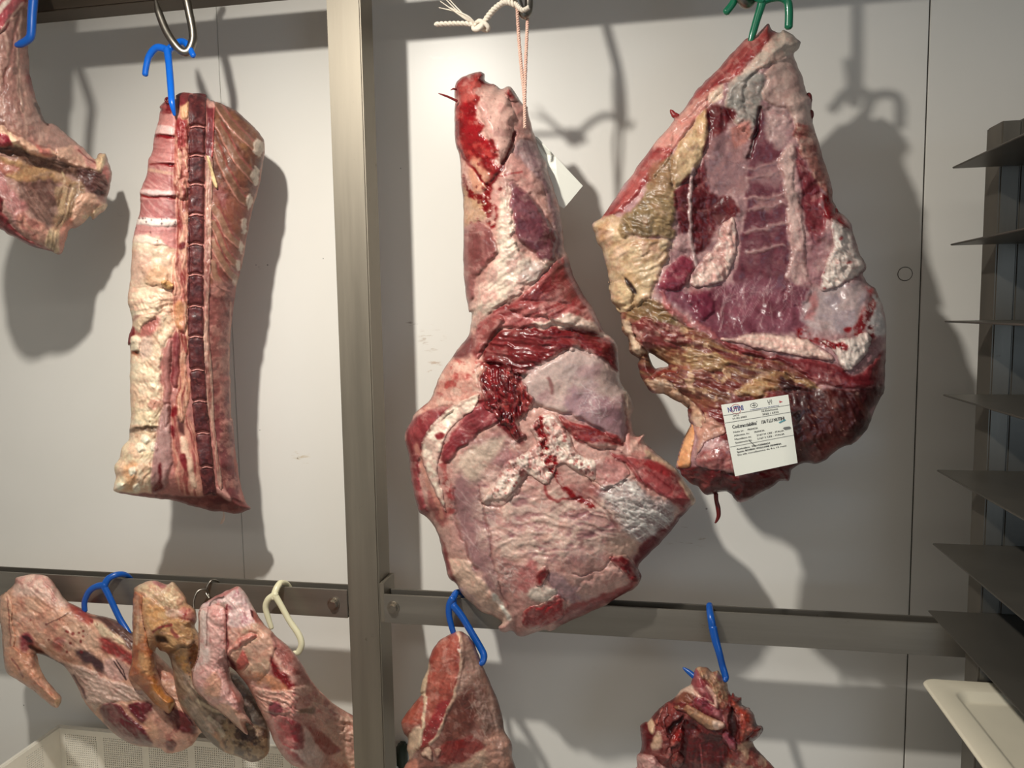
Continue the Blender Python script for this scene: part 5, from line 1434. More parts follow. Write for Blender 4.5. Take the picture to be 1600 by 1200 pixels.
# ================================================================ breast flap (top left corner)
def make_flap():
    A = crop(0, 0, 6.0); B = crop(0, 180, 5.0)
    out = [(-48, -190), (40, -190), (58, -110), (52, -40)] + A((285, 40), (250, 95), (258, 250), (262, 420), (275, 640), (300, 760), (325, 890), (380, 1030), (435, 1150)) \
        + B((420, 70), (540, 170), (640, 250), (705, 310), (742, 342), (770, 300), (805, 298), (832, 312), (862, 420), (870, 470), (856, 570), (836, 650), (830, 730), (770, 780), (722, 822), (700, 792), (600, 880), (556, 884), (520, 960), (480, 1082), (400, 1066), (230, 1015), (130, 960), (60, 930), (0, 892)) + [(-46, 350), (-62, 250), (-44, 170), (-60, 80), (-42, -20), (-58, -100)]
    s = Slab(out, lambda x, y: 1.125 + .175 * sstep(-20, 185, x) , T=40, R=55, back=16, step=1.6, jit=(1.8, 11), base=(178, 138, 126), seed=101)
    s.dh -= 14 * s.poly(B((-100, 330), (300, 330), (560, 420), (640, 560), (540, 700), (420, 900), (100, 640), (-100, 500)), 40, 6)
    m = s.fill(A((-200, 300), (60, 180), (250, 20), (262, 420), (330, 900), (450, 1200), (300, 1400), (-200, 1200)), (182, 142, 128), 6, 6)
    s.streak(m, 80, (206, 168, 150), 70, 9, .6, dh=2); s.streak(m, 82, (148, 100, 94), 80, 9, .6, seed=3)
    s.stroke(A((250, 60), (150, 260), (110, 460), (60, 700), (20, 900)), (158, 106, 98), 6, 4, 4, .7, dh=-2.5)
    s.stroke(A((200, 100), (190, 300), (170, 560), (180, 850), (210, 1050)), (216, 184, 164), 4, 4, 3, .7, dh=1.5)
    s.stroke(A((180, 420), (172, 700), (182, 900), (215, 1060)), (110, 74, 68), 2, 2, 2, .7, dh=-1.5)
    s.fill(A((230, 660), (275, 680), (320, 860), (335, 930), (260, 800)), (146, 70, 68), 7, 5)
    s.stroke(A((330, 980), (400, 1110), (440, 1170)), (88, 54, 48), 5, 3, 2)
    m = s.fill(A((-300, 400), (-300, -100), (240, -60), (225, 30), (100, 160), (0, 300)), (196, 60, 78), 4, 4, dh=3, groove=2, wet=.15)
    s.streak(m, -42, (226, 130, 132), 50, 4, .6); s.fill(A((-60, 110), (60, 0), (100, 10), (20, 110), (-40, 170)), (236, 212, 196), 4, 4)
    s.stroke(A((215, 30), (110, 150), (60, 210), (0, 300)), (232, 190, 170), 3, 2, 2, dh=1)
    # rolled edge with red meat, then the inside
    m = s.fill(B((-300, 60), (0, 85), (80, 135), (250, 230), (380, 270), (450, 330), (330, 330), (220, 300), (110, 235), (0, 240), (-300, 240)), (222, 172, 142), 4, 4, dh=7, groove=2)
    s.streak(m, 24, (232, 196, 168), 30, 4, .5); s.fill(B((280, 230), (390, 280), (420, 330), (340, 310)), (206, 120, 108), 6, 4)
    m = s.fill(B((-300, 140), (0, 140), (80, 170), (115, 225), (0, 240), (-300, 250)), (176, 40, 62), 3, 3, dh=2, wet=.15)
    s.streak(m, 35, (220, 120, 122), 20, 3, .5)
    s.stroke(B((80, 140), (115, 225), (210, 290)), (236, 214, 178), 5, 3, 2)
    m = s.fill(B((-300, 245), (0, 242), (110, 240), (230, 300), (340, 335), (540, 370), (620, 420), (640, 500), (560, 480), (420, 460), (250, 400), (120, 330), (0, 300), (-300, 300)), (98, 68, 56), 5, 4, dh=-3)
    s.fold(m, 22, 30, 6, 2.5, (130, 98, 80), .5)
    m = s.fill(B((-300, 320), (10, 320), (130, 350), (280, 400), (480, 470), (640, 540), (600, 570), (420, 520), (240, 510), (180, 560), (40, 470), (-300, 440)), (182, 142, 102), 7, 5, dh=2)
    s.fill(B((-100, 400), (30, 370), (140, 400), (130, 450), (60, 470), (-100, 450)), (182, 112, 96), 8, 6)
    m = s.fill(B((130, 560), (240, 510), (420, 515), (470, 640), (440, 760), (400, 880), (300, 820), (200, 720)), (112, 80, 72), 9, 6)
    s.streak(m, 58, (158, 122, 108), 40, 4, .6, dh=1)
    m = s.fill(B((430, 560), (640, 540), (620, 700), (540, 830), (480, 900), (400, 900), (450, 740)), (150, 118, 92), 8, 6)
    s.streak(m, 110, (206, 176, 138), 60, 4, .8, dh=2.4); s.streak(m, 108, (110, 82, 66), 50, 4, .6, thr=.57, seed=6)
    s.stroke(B((490, 450), (500, 520), (490, 600)), (204, 176, 140), 3, 2, 2)
    m = s.fill(B((620, 420), (760, 430), (840, 520), (830, 640), (720, 610), (640, 520)), (92, 58, 54), 6, 5, dh=-2)
    s.fold(m, 30, 24, 5, 3, (140, 100, 92), .5)
    m = s.fill(B((560, 800), (600, 660), (680, 600), (760, 640), (830, 690), (830, 730), (760, 790), (720, 820), (600, 850)), (224, 178, 152), 6, 5, dh=3)
    s.fold(m, -30, 40, 8, 2); s.stroke(B((650, 800), (720, 780), (790, 730), (830, 715)), (236, 204, 168), 8, 4, 5, dh=2)
    m = s.fill(B((430, 260), (560, 250), (660, 270), (750, 350), (790, 430), (720, 430), (640, 400), (560, 380), (450, 340)), (220, 176, 152), 5, 5, dh=4)
    s.lump(m, 9, 3, (190, 120, 106), .6)
    m = s.fill(B((570, 250), (640, 255), (750, 370), (760, 420), (680, 400), (640, 330)), (224, 164, 150), 4, 4, dh=2)
    s.stroke(B((620, 280), (700, 350), (760, 390)), (170, 50, 50), 2.5, 2, 3)
    s.fill(B((750, 320), (820, 298), (820, 350), (780, 440), (745, 400)), (230, 204, 164), 4, 3, dh=5)
    s.fill(B((790, 430), (840, 400), (860, 480), (850, 540), (820, 480)), (196, 120, 112), 4, 3)
    m = s.fill(B((-300, 480), (0, 440), (60, 540), (160, 640), (200, 760), (130, 840), (60, 760), (0, 620), (-300, 620)), (178, 122, 118), 7, 6)
    s.web(m, 24, 40, (220, 190, 182), 60)
    m = s.fill(B((120, 820), (200, 770), (300, 830), (400, 890), (360, 960), (330, 1010), (230, 960), (150, 880)), (214, 160, 140), 7, 6)
    s.streak(m, 62, (140, 70, 72), 30, 4, .6)
    m = s.fill(B((360, 960), (400, 880), (470, 920), (460, 1070), (400, 1066), (340, 1020)), (226, 198, 158), 4, 4, dh=2)
    s.streak(m, 102, (120, 92, 74), 40, 3, .7, thr=.55)
    s.fill(B((480, 880), (550, 800), (560, 880), (520, 970), (482, 1080), (460, 1040)), (222, 152, 130), 5, 4)
    m = s.fill(B((-300, 620), (0, 620), (20, 760), (130, 900), (240, 980), (400, 1050), (400, 1070), (230, 1020), (0, 900), (-300, 900)), (128, 34, 44), 4, 4, dh=2, groove=2, wet=.18)
    s.streak(m, 32, (196, 110, 108), 50, 4, .5)
    e = empty('breast_flap', tuple(at(40, 220, 1.2)), 'folded pale breast flap hanging in the top left corner', 'meat')
    s.build('meat_body', e)
    return s


make_flap()


# ================================================================ three shanks on the left rail
def shank_left():
    S1 = crop(0, 880, 3.75); F = crop(0, 870, 3.6375)
    out = S1((85, 120), (95, 85), (150, 72), (200, 65), (270, 75), (305, 105), (350, 165), (395, 222), (470, 262), (540, 298), (620, 315), (700, 345), (765, 392)) + F((900, 560), (1080, 760), (1160, 960), (1130, 1015), (1080, 1080), (960, 1120), (900, 1085)) \
        + S1((800, 1070), (700, 1020), (610, 940), (540, 870), (490, 800), (440, 700), (380, 610), (300, 560), (215, 530), (230, 600), (270, 680), (330, 750), (360, 790), (350, 830), (315, 842), (200, 750), (110, 690), (40, 640), (20, 560), (12, 420), (-10, 300), (-5, 200), (40, 165))
    s = Slab(out, 1.215, T=40, R=36, back=7, step=1.35, jit=(1.0, 9), base=(222, 170, 142), seed=111)
    al = s.all(); s.fold(al, 40, 40, 11, 2.4, (236, 200, 176), .4); s.blotch(al, (176, 96, 82), 16, .5, .6, .08, seed=8)
    s.blotch(al, (206, 150, 126), 20, .5, .55)
    m = s.fill(S1((80, 120), (150, 65), (280, 70), (400, 230), (300, 240), (200, 190), (100, 200)), (230, 192, 174), 10, 6); s.blotch(m, (196, 128, 120), 12, .6, .58); s.fold(m, 40, 20, 6, 2)
    s.fill(S1((85, 120), (95, 85), (150, 75), (130, 110)), (216, 160, 146), 4, 3)
    s.fill(S1((390, 235), (470, 262), (540, 320), (530, 360), (470, 340)), (184, 54, 48), 9, 6, amt=.8)
    m = s.fill(S1((520, 305), (620, 312), (720, 350), (800, 430), (800, 540), (700, 440), (600, 350)), (92, 60, 54), 5, 4)
    s.streak(m, 40, (140, 104, 92), 30, 4, .5)
    m = s.fill(S1((552, 342), (620, 372), (735, 468), (700, 480), (640, 460), (580, 400)), (222, 196, 164), 6, 4, dh=2)
    m = s.fill(S1((560, 440), (640, 440), (760, 530), (780, 600), (640, 540), (590, 500)), (176, 66, 62), 7, 5)
    m = s.fill(S1((380, 380), (520, 370), (600, 470), (540, 520), (420, 500)), (222, 180, 154), 10, 6, amt=.8)
    m = s.fill(S1((438, 512), (500, 512), (580, 570), (625, 640), (560, 632), (460, 562)), (80, 48, 52), 8, 6)
    s.fill(S1((620, 560), (720, 580), (780, 660), (700, 690), (610, 650)), (204, 160, 148), 8, 6)
    s.stroke(S1((670, 575), (700, 620), (735, 680)), (64, 34, 36), 2.4, 1.5, 2); s.stroke(S1((685, 570), (720, 630), (735, 680)), (64, 34, 36), 2, 1.5, 2)
    s.stroke(S1((265, 360), (330, 330), (400, 292)), (90, 46, 40), 1.8, 1.4, 2)
    m = s.fill(S1((110, 420), (150, 400), (200, 460), (180, 490), (160, 520), (110, 500)), (176, 72, 80), 8, 5); s.fill(S1((130, 420), (165, 425), (190, 460), (160, 465)), (70, 14, 28), 5, 4)
    s.spots(s.poly(S1((170, 330), (520, 300), (560, 420), (420, 540), (200, 380)), 8, 5), (150, 20, 26), 22, (.8, 2.6), .85)
    s.fill(S1((320, 430), (370, 440), (370, 510), (320, 510)), (190, 84, 78), 8, 5, amt=.8)
    s.stroke(S1((180, 488), (260, 535), (340, 575), (420, 622)), (82, 48, 40), 7, 4, 2, dh=-3)
    s.stroke(S1((230, 480), (300, 540), (420, 600), (560, 640)), (222, 186, 164), 5, 3, 3, dh=1.5)
    m = s.fill(S1((375, 605), (470, 605), (610, 668), (770, 720), (920, 800), (720, 805), (590, 830), (560, 868), (490, 790), (435, 690)), (210, 178, 162), 5, 5, dh=2)
    s.fold(m, 25, 40, 6, 3, (160, 120, 104), .6); s.stroke(S1((430, 660), (470, 720), (500, 790)), (110, 30, 34), 4, 3, 2)
    m = s.fill(S1((580, 880), (600, 832), (680, 822), (760, 900), (820, 950), (900, 1050), (890, 1085), (760, 1062), (650, 985)), (116, 40, 50), 6, 4, dh=3, wet=.18)
    s.blotch(m, (138, 62, 68), 18, .5, .55)
    m = s.fill(S1((750, 832), (880, 808), (900, 860), (840, 930), (775, 890)), (118, 30, 42), 5, 4, dh=2, wet=.18)
    m = s.fill(F((840, 900), (900, 870), (1000, 950), (1100, 1000), (1130, 1020), (1080, 1080), (960, 1118), (870, 1080), (900, 1000)), (208, 154, 134), 8, 6)
    s.blotch(m, (176, 90, 84), 12, .6, .58)
    s.fill(F((930, 860), (1080, 900), (1120, 1000), (1060, 1010), (980, 960)), (118, 40, 42), 7, 6)
    s.fill(F((930, 1060), (965, 1038), (1000, 1060), (990, 1095), (945, 1098)), (122, 46, 44), 5, 4)
    e = empty('veal_shank', tuple(at(130, 1030, 1.19)), 'leftmost shank on the rail, peach coloured with bruises, hung on a blue hook', 'meat', 'shanks on the left rail')
    p = patch(s, S1((20, 500), (60, 470), (110, 510), (170, 530), (215, 535), (232, 605), (272, 682), (330, 752), (357, 790), (348, 828), (316, 838), (202, 748), (112, 688), (42, 638)), T=10, R=22, c=(226, 162, 128), seed=112, jit=(.4, 9))
    p.blotch(p.all(), (206, 132, 102), 18, .6, .55); p.stroke(S1((70, 560), (110, 620), (130, 665)), (160, 60, 50), 3, 2, 2); p.fill(S1((305, 700), (330, 735), (318, 742), (295, 715)), (170, 60, 64), 2, 2)
    p.fill(S1((316, 836), (350, 826), (358, 792), (330, 800)), (232, 190, 152), 4, 2)
    p.streak(p.all(), 40, (234, 186, 154), 30, 5, .4)
    q = patch(s, S1((5, 200), (45, 170), (75, 250), (70, 340), (90, 420), (75, 520), (25, 560), (14, 420), (-6, 300)), T=7, R=11, c=(228, 176, 146), seed=113, jit=(.5, 9)); q.stroke(S1((40, 200), (55, 300), (60, 420), (70, 540)), (170, 96, 80), 1.8, 1.5, 2)
    s.build('meat_body', e); p.build('sawn_leg_end', e); q.build('tendon', e)


def shank_mid():
    S = crop(190, 890, 3.87)
    out = S((75, 140), (82, 108), (150, 72), (210, 68), (270, 88), (310, 75), (345, 110), (390, 170), (398, 205), (442, 240), (456, 300), (445, 345), (480, 420), (500, 540), (580, 600), (700, 630), (800, 740), (870, 880), (895, 990), (885, 1110), (800, 1165), (700, 1130), (600, 1090), (520, 1025), (450, 935), (400, 870), (345, 795), (322, 690), (300, 565), (268, 502), (235, 490), (214, 468), (203, 500), (206, 560), (225, 640), (262, 730), (325, 790), (310, 840), (285, 868), (250, 850), (190, 800), (100, 700), (40, 650), (60, 560), (65, 440), (65, 300), (70, 200))
    s = Slab(out, 1.172, T=38, R=34, back=8, step=1.3, jit=(1.0, 8), base=(190, 142, 104), seed=121)
    al = s.all()
    m = s.fill(S((78, 140), (150, 70), (310, 75), (395, 190), (330, 240), (270, 250), (200, 180), (110, 160)), (214, 184, 148), 7, 5)
    s.fold(m, 50, 20, 6, 3, (170, 120, 90), .5); s.blotch(m, (196, 140, 116), 10, .6, .58)
    s.fill(S((180, 70), (270, 85), (260, 110), (190, 95)), (190, 120, 116), 4, 4)
    m = s.fill(S((130, 170), (220, 200), (270, 260), (280, 330), (200, 370), (150, 330)), (212, 156, 104), 8, 5, dh=3); s.blotch(m, (230, 190, 140), 12, .6, .57)
    m = s.fill(S((320, 240), (400, 225), (445, 260), (450, 330), (400, 320), (350, 280)), (200, 130, 112), 6, 5, dh=2); s.blotch(m, (170, 40, 50), 9, .75, .56)
    s.fill(S((270, 250), (330, 240), (360, 280), (300, 290)), (222, 186, 160), 5, 4)
    m = s.fill(S((190, 370), (260, 320), (380, 300), (450, 340), (440, 440), (340, 470), (250, 470), (280, 430)), (206, 160, 112), 6, 5, dh=4); s.fold(m, 30, 26, 6, 2.5, (150, 98, 66), .5)
    s.stroke(S((190, 375), (240, 345), (300, 335)), (176, 70, 66), 4, 3, 3); s.fill(S((295, 355), (345, 400), (330, 420), (300, 385)), (170, 96, 80), 3, 3)
    s.fill(S((200, 410), (260, 400), (280, 440), (230, 440)), (70, 48, 32), 5, 4, dh=-4)
    m = s.fill(S((300, 480), (440, 440), (480, 520), (440, 640), (340, 600)), (148, 112, 78), 9, 6); s.blotch(m, (190, 136, 70), 12, .6, .6)
    s.fill(S((400, 520), (450, 440), (470, 560), (430, 640)), (104, 62, 34), 7, 5); s.spots(s.poly(S((390, 540), (440, 540), (440, 650), (400, 640)), 3, 2), (30, 22, 24), 6, (1, 2), .9)
    m = s.fill(S((290, 500), (360, 590), (440, 680), (600, 800), (620, 960), (480, 960), (400, 860), (340, 780)), (142, 118, 98), 6, 5); s.streak(m, 55, (186, 160, 136), 50, 5, .6, dh=2); s.streak(m, 55, (96, 74, 60), 50, 5, .6, seed=4)
    m = s.fill(S((420, 880), (500, 960), (620, 1080), (600, 1100), (500, 1020), (440, 930)), (104, 86, 74), 5, 4)
    m = s.fill(S((440, 640), (560, 620), (720, 640), (820, 780), (890, 960), (780, 960), (640, 900), (540, 820)), (104, 92, 82), 8, 6); s.streak(m, 55, (136, 120, 104), 40, 5, .5); s.blotch(m, (62, 44, 40), 14, .6, .56)
    m = s.fill(S((560, 930), (700, 920), (895, 990), (885, 1110), (800, 1165), (660, 1120), (600, 1020)), (98, 70, 54), 7, 6); s.blotch(m, (176, 146, 112), 14, .75, .54, .07, dh=2); s.blotch(m, (52, 26, 26), 12, .7, .6, seed=3)
    s.stroke(S((530, 900), (580, 940), (610, 1000)), (196, 176, 150), 7, 3, 3, dh=2)
    s.stroke(S((450, 790), (560, 850), (640, 870)), (204, 180, 150), 6, 4, 5, .8)
    e = empty('veal_shank', tuple(at(270, 1020, 1.16)), 'middle shank on the rail, dried brown with an amber sawn end', 'meat', 'shanks on the left rail')
    p = patch(s, S((72, 140), (110, 145), (130, 170), (125, 260), (150, 380), (170, 470), (205, 500), (205, 560), (226, 640), (262, 730), (322, 790), (308, 838), (285, 864), (250, 848), (190, 798), (100, 698), (44, 648), (62, 560), (68, 440), (68, 300)), T=9, R=14, c=(204, 122, 74), seed=122, jit=(.5, 9))
    p.fill(S((75, 140), (128, 160), (140, 400), (60, 420)), (214, 158, 116), 8, 4); p.stroke(S((95, 160), (98, 300), (92, 450)), (236, 196, 158), 4, 3, 2); p.stroke(S((120, 220), (130, 300), (165, 420), (180, 440)), (92, 40, 30), 2.5, 2, 2)
    p.fill(S((110, 500), (200, 560), (200, 640), (120, 620)), (212, 156, 106), 9, 6); p.blotch(p.all(), (164, 76, 50), 14, .6, .56); p.spots(p.all(), (110, 60, 40), 14, (.7, 1.5), .6)
    p.fill(S((190, 660), (262, 740), (322, 790), (285, 864), (180, 780)), (206, 132, 66), 8, 5); p.fill(S((285, 866), (310, 838), (325, 792), (312, 800), (292, 840)), (232, 196, 140), 2, 1.5)
    s.build('meat_body', e); p.build('sawn_leg_end', e)


def shank_right():
    F = crop(190, 870, 3.636)
    out = F((440, 300), (490, 250), (560, 210), (630, 178), (665, 168), (700, 200), (740, 270), (800, 370), (840, 410), (880, 450), (960, 520), (1030, 620), (1090, 720), (1200, 830), (1320, 905), (1380, 945), (1385, 1230), (1330, 1290), (1200, 1260), (1000, 1195), (930, 1150), (870, 1060), (830, 960), (780, 860), (720, 740), (655, 660), (612, 625), (625, 700), (690, 800), (698, 870), (752, 965), (705, 940), (715, 1012), (640, 950), (560, 880), (480, 820), (410, 740), (400, 650), (432, 560), (438, 430))

    def yd(x, y):
        return 1.114 + .209 * sstep(455, 545, x) 
    s = Slab(out, yd, T=36, R=36, back=8, step=1.35, jit=(1.0, 8), base=(218, 162, 144), seed=131)
    # thin towards the end that passes behind the post
    s.h *= 1 - .35 * sstep(480, 560, s.x)
    al = s.all(); s.fold(al, 55, 40, 11, 2.4, (236, 204, 188), .4); s.blotch(al, (170, 84, 82), 15, .55, .6, .08, seed=8)
    s.blotch(al, (196, 128, 120), 22, .5, .55)
    m = s.fill(F((440, 300), (500, 245), (665, 168), (740, 270), (790, 380), (700, 400), (600, 380), (600, 260), (480, 290)), (224, 186, 180), 9, 5); s.blotch(m, (176, 106, 118), 10, .7, .6, .07); s.blotch(m, (234, 210, 202), 12, .6, .56, seed=3)
    s.fill(F((490, 255), (560, 210), (660, 170), (640, 195), (540, 240)), (196, 120, 114), 4, 3)
    s.stroke(F((495, 280), (520, 255), (580, 225)), (72, 48, 44), 2.5, 2, 3); s.blotch(s.poly(F((520, 250), (590, 250), (600, 310), (560, 300)), 4, 3), (120, 110, 96), 6, .7, .5)
    s.stroke(F((600, 270), (598, 400), (605, 500), (590, 560)), (150, 60, 62), 3, 2, 3, dh=-2)
    s.fill(F((735, 300), (790, 330), (800, 390), (760, 370)), (200, 110, 96), 4, 3); s.fill(F((735, 300), (750, 310), (752, 345), (738, 335)), (90, 24, 28), 2, 2)
    m = s.fill(F((700, 400), (830, 400), (880, 500), (840, 620), (760, 700), (650, 650), (620, 560)), (214, 166, 142), 10, 6, dh=4); s.blotch(m, (176, 150, 124), 16, .6, .57)
    m = s.fill(F((600, 530), (660, 470), (740, 430), (770, 450), (700, 500), (640, 530), (600, 570)), (226, 156, 140), 4, 4, dh=5, groove=2); s.blotch(m, (190, 70, 66), 8, .6, .58)
    m = s.fill(F((650, 600), (690, 530), (720, 570), (710, 610), (660, 645)), (206, 104, 92), 4, 4, dh=4, groove=2)
    s.fill(F((590, 560), (640, 600), (650, 660), (600, 600)), (110, 36, 40), 6, 4, dh=-4)
    m = s.fill(F((850, 430), (900, 470), (980, 560), (1080, 720), (960, 660), (880, 560)), (166, 96, 88), 7, 5); s.streak(m, 55, (196, 132, 120), 40, 5, .5)
    m = s.fill(F((830, 570), (880, 600), (940, 690), (1030, 750), (960, 770), (880, 690)), (150, 24, 30), 8, 6, wet=.13)
    m = s.fill(F((780, 660), (880, 690), (960, 770), (900, 790), (800, 730), (700, 680)), (206, 140, 106), 9, 6)
    m = s.fill(F((720, 720), (860, 770), (1050, 740), (1200, 840), (1320, 910), (1330, 1040), (1200, 1000), (1000, 900), (860, 880), (780, 860)), (222, 168, 150), 6, 5, dh=3)
    s.fold(m, 25, 30, 7, 4, (232, 200, 180), .6); s.blotch(m, (186, 90, 88), 10, .6, .6); s.lump(m, 9, 3)
    s.fill(F((840, 840), (900, 830), (920, 880), (870, 915), (835, 890)), (140, 60, 70), 4, 4)
    m = s.fill(F((1180, 940), (1330, 920), (1430, 1000), (1430, 1240), (1320, 1200), (1200, 1130), (1120, 1040)), (224, 180, 158), 6, 6, dh=2); s.lump(m, 9, 4, (190, 116, 104), .5)
    s.fill(F((1000, 870), (1090, 850), (1100, 890), (1010, 890)), (146, 112, 92), 5, 4)
    m = s.fill(F((820, 920), (960, 920), (1040, 1000), (1050, 1180), (930, 1150), (870, 1060)), (178, 92, 90), 7, 5, dh=3, wet=.18); s.blotch(m, (204, 140, 132), 14, .6, .57)
    m = s.fill(F((960, 930), (1030, 980), (1035, 1060), (970, 1020)), (164, 56, 62), 6, 4)
    m = s.fill(F((1070, 960), (1150, 1010), (1250, 1100), (1180, 1120), (1100, 1060)), (172, 82, 74), 5, 4, dh=3, wet=.15)
    m = s.fill(F((1030, 970), (1080, 1030), (1150, 1140), (1100, 1200), (1000, 1130), (960, 1100), (1040, 1090)), (222, 190, 176), 5, 5); s.web(m, 12, 24, (240, 226, 214))
    e = empty('veal_shank', tuple(at(390, 1030, 1.13)), 'right shank of the rail, pale pink, hung on the cream hook beside the post', 'meat', 'shanks on the left rail')
    p = patch(s, F((440, 310), (490, 280), (540, 270), (590, 300), (598, 420), (600, 560), (612, 630), (625, 700), (690, 800), (696, 868), (750, 962), (705, 938), (713, 1008), (640, 948), (560, 878), (480, 818), (412, 738), (403, 650), (434, 560), (440, 430)), T=9, R=20, c=(226, 174, 164), seed=132, jit=(.4, 9))
    p.fill(F((440, 310), (490, 285), (490, 480), (500, 580), (440, 620), (410, 640), (440, 480)), (234, 208, 198), 8, 4); p.stroke(F((490, 285), (485, 380), (480, 500)), (150, 100, 96), 2, 1.5, 2)
    p.fill(F((470, 700), (540, 660), (570, 740), (540, 800), (480, 790)), (222, 166, 140), 8, 5, dh=3); p.blotch(p.all(), (206, 134, 128), 12, .5, .6)
    p.web(p.poly(F((410, 560), (500, 560), (600, 640), (480, 740)), 5, 3), 10, 30, (196, 96, 98), 80)
    p.fill(F((600, 640), (690, 800), (696, 868), (650, 820), (610, 740)), (206, 132, 120), 5, 4, dh=2)
    p.fill(F((520, 840), (640, 860), (750, 960), (713, 1008), (640, 948)), (214, 164, 140), 6, 4)
    s.build('meat_body', e); p.build('sawn_leg_end', e)


shank_left(); shank_mid(); shank_right()


# ================================================================ two cuts on the right rail
def cut_left():
    S = crop(620, 970, 5.215)
    out = S((430, 112), (495, 84), (555, 100), (600, 140), (640, 210), (700, 360), (760, 500), (830, 670), (865, 800), (880, 900), (935, 1000), (938, 1100), (900, 1300), (60, 1300), (62, 1195), (100, 1120), (82, 1040), (92, 960), (60, 920), (38, 850), (45, 805), (110, 710), (200, 600), (192, 590), (205, 500), (250, 400), (265, 310), (305, 215), (360, 150))
    s = Slab(out, 1.205, T=44, R=48, back=14, step=1.3, jit=(.8, 9), base=(150, 100, 88), seed=141)
    m = s.fill(S((430, 110), (495, 84), (525, 130), (530, 300), (500, 480), (450, 640), (420, 720), (340, 920), (260, 1010), (170, 1030), (215, 760), (240, 560), (265, 310), (330, 180)), (186, 86, 72), 4, 3, dh=3, wet=.2)
    s.streak(m, 100, (206, 124, 106), 50, 7, .5); s.blotch(m, (210, 138, 120), 12, .5, .6); s.web(m, 12, 26, (226, 170, 146), 95, spread=15)
    m = s.fill(S((330, 680), (440, 640), (410, 740), (340, 920), (255, 1010), (170, 1030), (220, 900), (290, 780)), (186, 64, 66), 6, 4, wet=.14); s.spots(m, (240, 180, 170), 24, (.5, 1.1), .9)
    m = s.fill(S((38, 850), (45, 805), (110, 710), (200, 600), (235, 610), (215, 760), (180, 840), (90, 930)), (184, 92, 74), 4, 3, dh=2); s.web(m, 8, 26, (226, 170, 146), 120, spread=15)
    m = s.fill(S((110, 900), (190, 850), (200, 960), (160, 1060), (100, 1120), (90, 960)), (230, 194, 164), 5, 4, dh=3); s.fold(m, 100, 20, 6, 2)
    m = s.fill(S((195, 590), (215, 480), (262, 330), (270, 400), (245, 520), (235, 610)), (230, 200, 166), 3, 3, dh=3); s.lump(m, 8, 3)
    s.stroke(S((495, 95), (525, 150), (530, 300), (505, 480), (460, 630), (420, 720), (340, 920), (270, 1005)), (232, 194, 166), 5, 3, 3, dh=2)
    s.stroke(S((235, 620), (222, 760), (205, 900), (170, 1040)), (236, 206, 174), 5, 3, 3, dh=1.5)
    s.fill(S((495, 225), (525, 225), (525, 255), (500, 255)), (240, 214, 196), 3, 2, dh=2)
    m = s.fill(S((525, 120), (600, 150), (660, 290), (760, 510), (860, 800), (900, 960), (700, 900), (560, 640), (480, 640), (520, 400)), (162, 124, 108), 8, 6); s.streak(m, 80, (196, 162, 146), 70, 8, .6, dh=1.5); s.streak(m, 80, (120, 74, 62), 60, 7, .5, seed=4)
    m = s.fill(S((480, 640), (600, 560), (650, 700), (600, 900), (420, 1000), (350, 960), (420, 760)), (114, 58, 48), 12, 8); s.streak(m, 75, (146, 90, 76), 50, 5, .5)
    m = s.fill(S((360, 1010), (560, 940), (700, 1010), (620, 1100), (480, 1170), (330, 1140)), (142, 40, 38), 8, 6, wet=.18); s.streak(m, 110, (184, 96, 86), 40, 4, .5)
    m = s.fill(S((560, 1150), (700, 1040), (760, 1060), (740, 1300), (400, 1300), (460, 1180)), (206, 168, 144), 8, 6); s.streak(m, 120, (168, 118, 100), 40, 5, .5)
    m = s.fill(S((720, 960), (880, 900), (938, 1010), (930, 1200), (760, 1250), (740, 1080)), (196, 146, 126), 7, 6); s.lump(m, 10, 3, (140, 76, 62), .6)
    m = s.fill(S((60, 1195), (150, 1120), (180, 1180), (120, 1300), (40, 1300)), (206, 136, 116), 5, 4)
    s.web(s.poly(S((560, 500), (850, 760), (880, 1000), (600, 900)), 8, 4), 16, 36, (214, 184, 166), 95, spread=25)
    e = empty('veal_cut', tuple(at(710, 1090, 1.19)), 'smooth red and grey cut with a trimmed face on the blue hook beside the post', 'meat')
    p = patch(s, S((190, 1060), (250, 1020), (290, 1060), (300, 1140), (240, 1130), (195, 1100)), T=7, R=9, c=(226, 190, 164), seed=142); q = patch(s, S((290, 1040), (350, 1020), (370, 1080), (320, 1120)), T=5, R=9, c=(200, 160, 138), seed=143)
    s.build('meat_body', e); p.build('fat_lump', e); q.build('fat_lump', e)


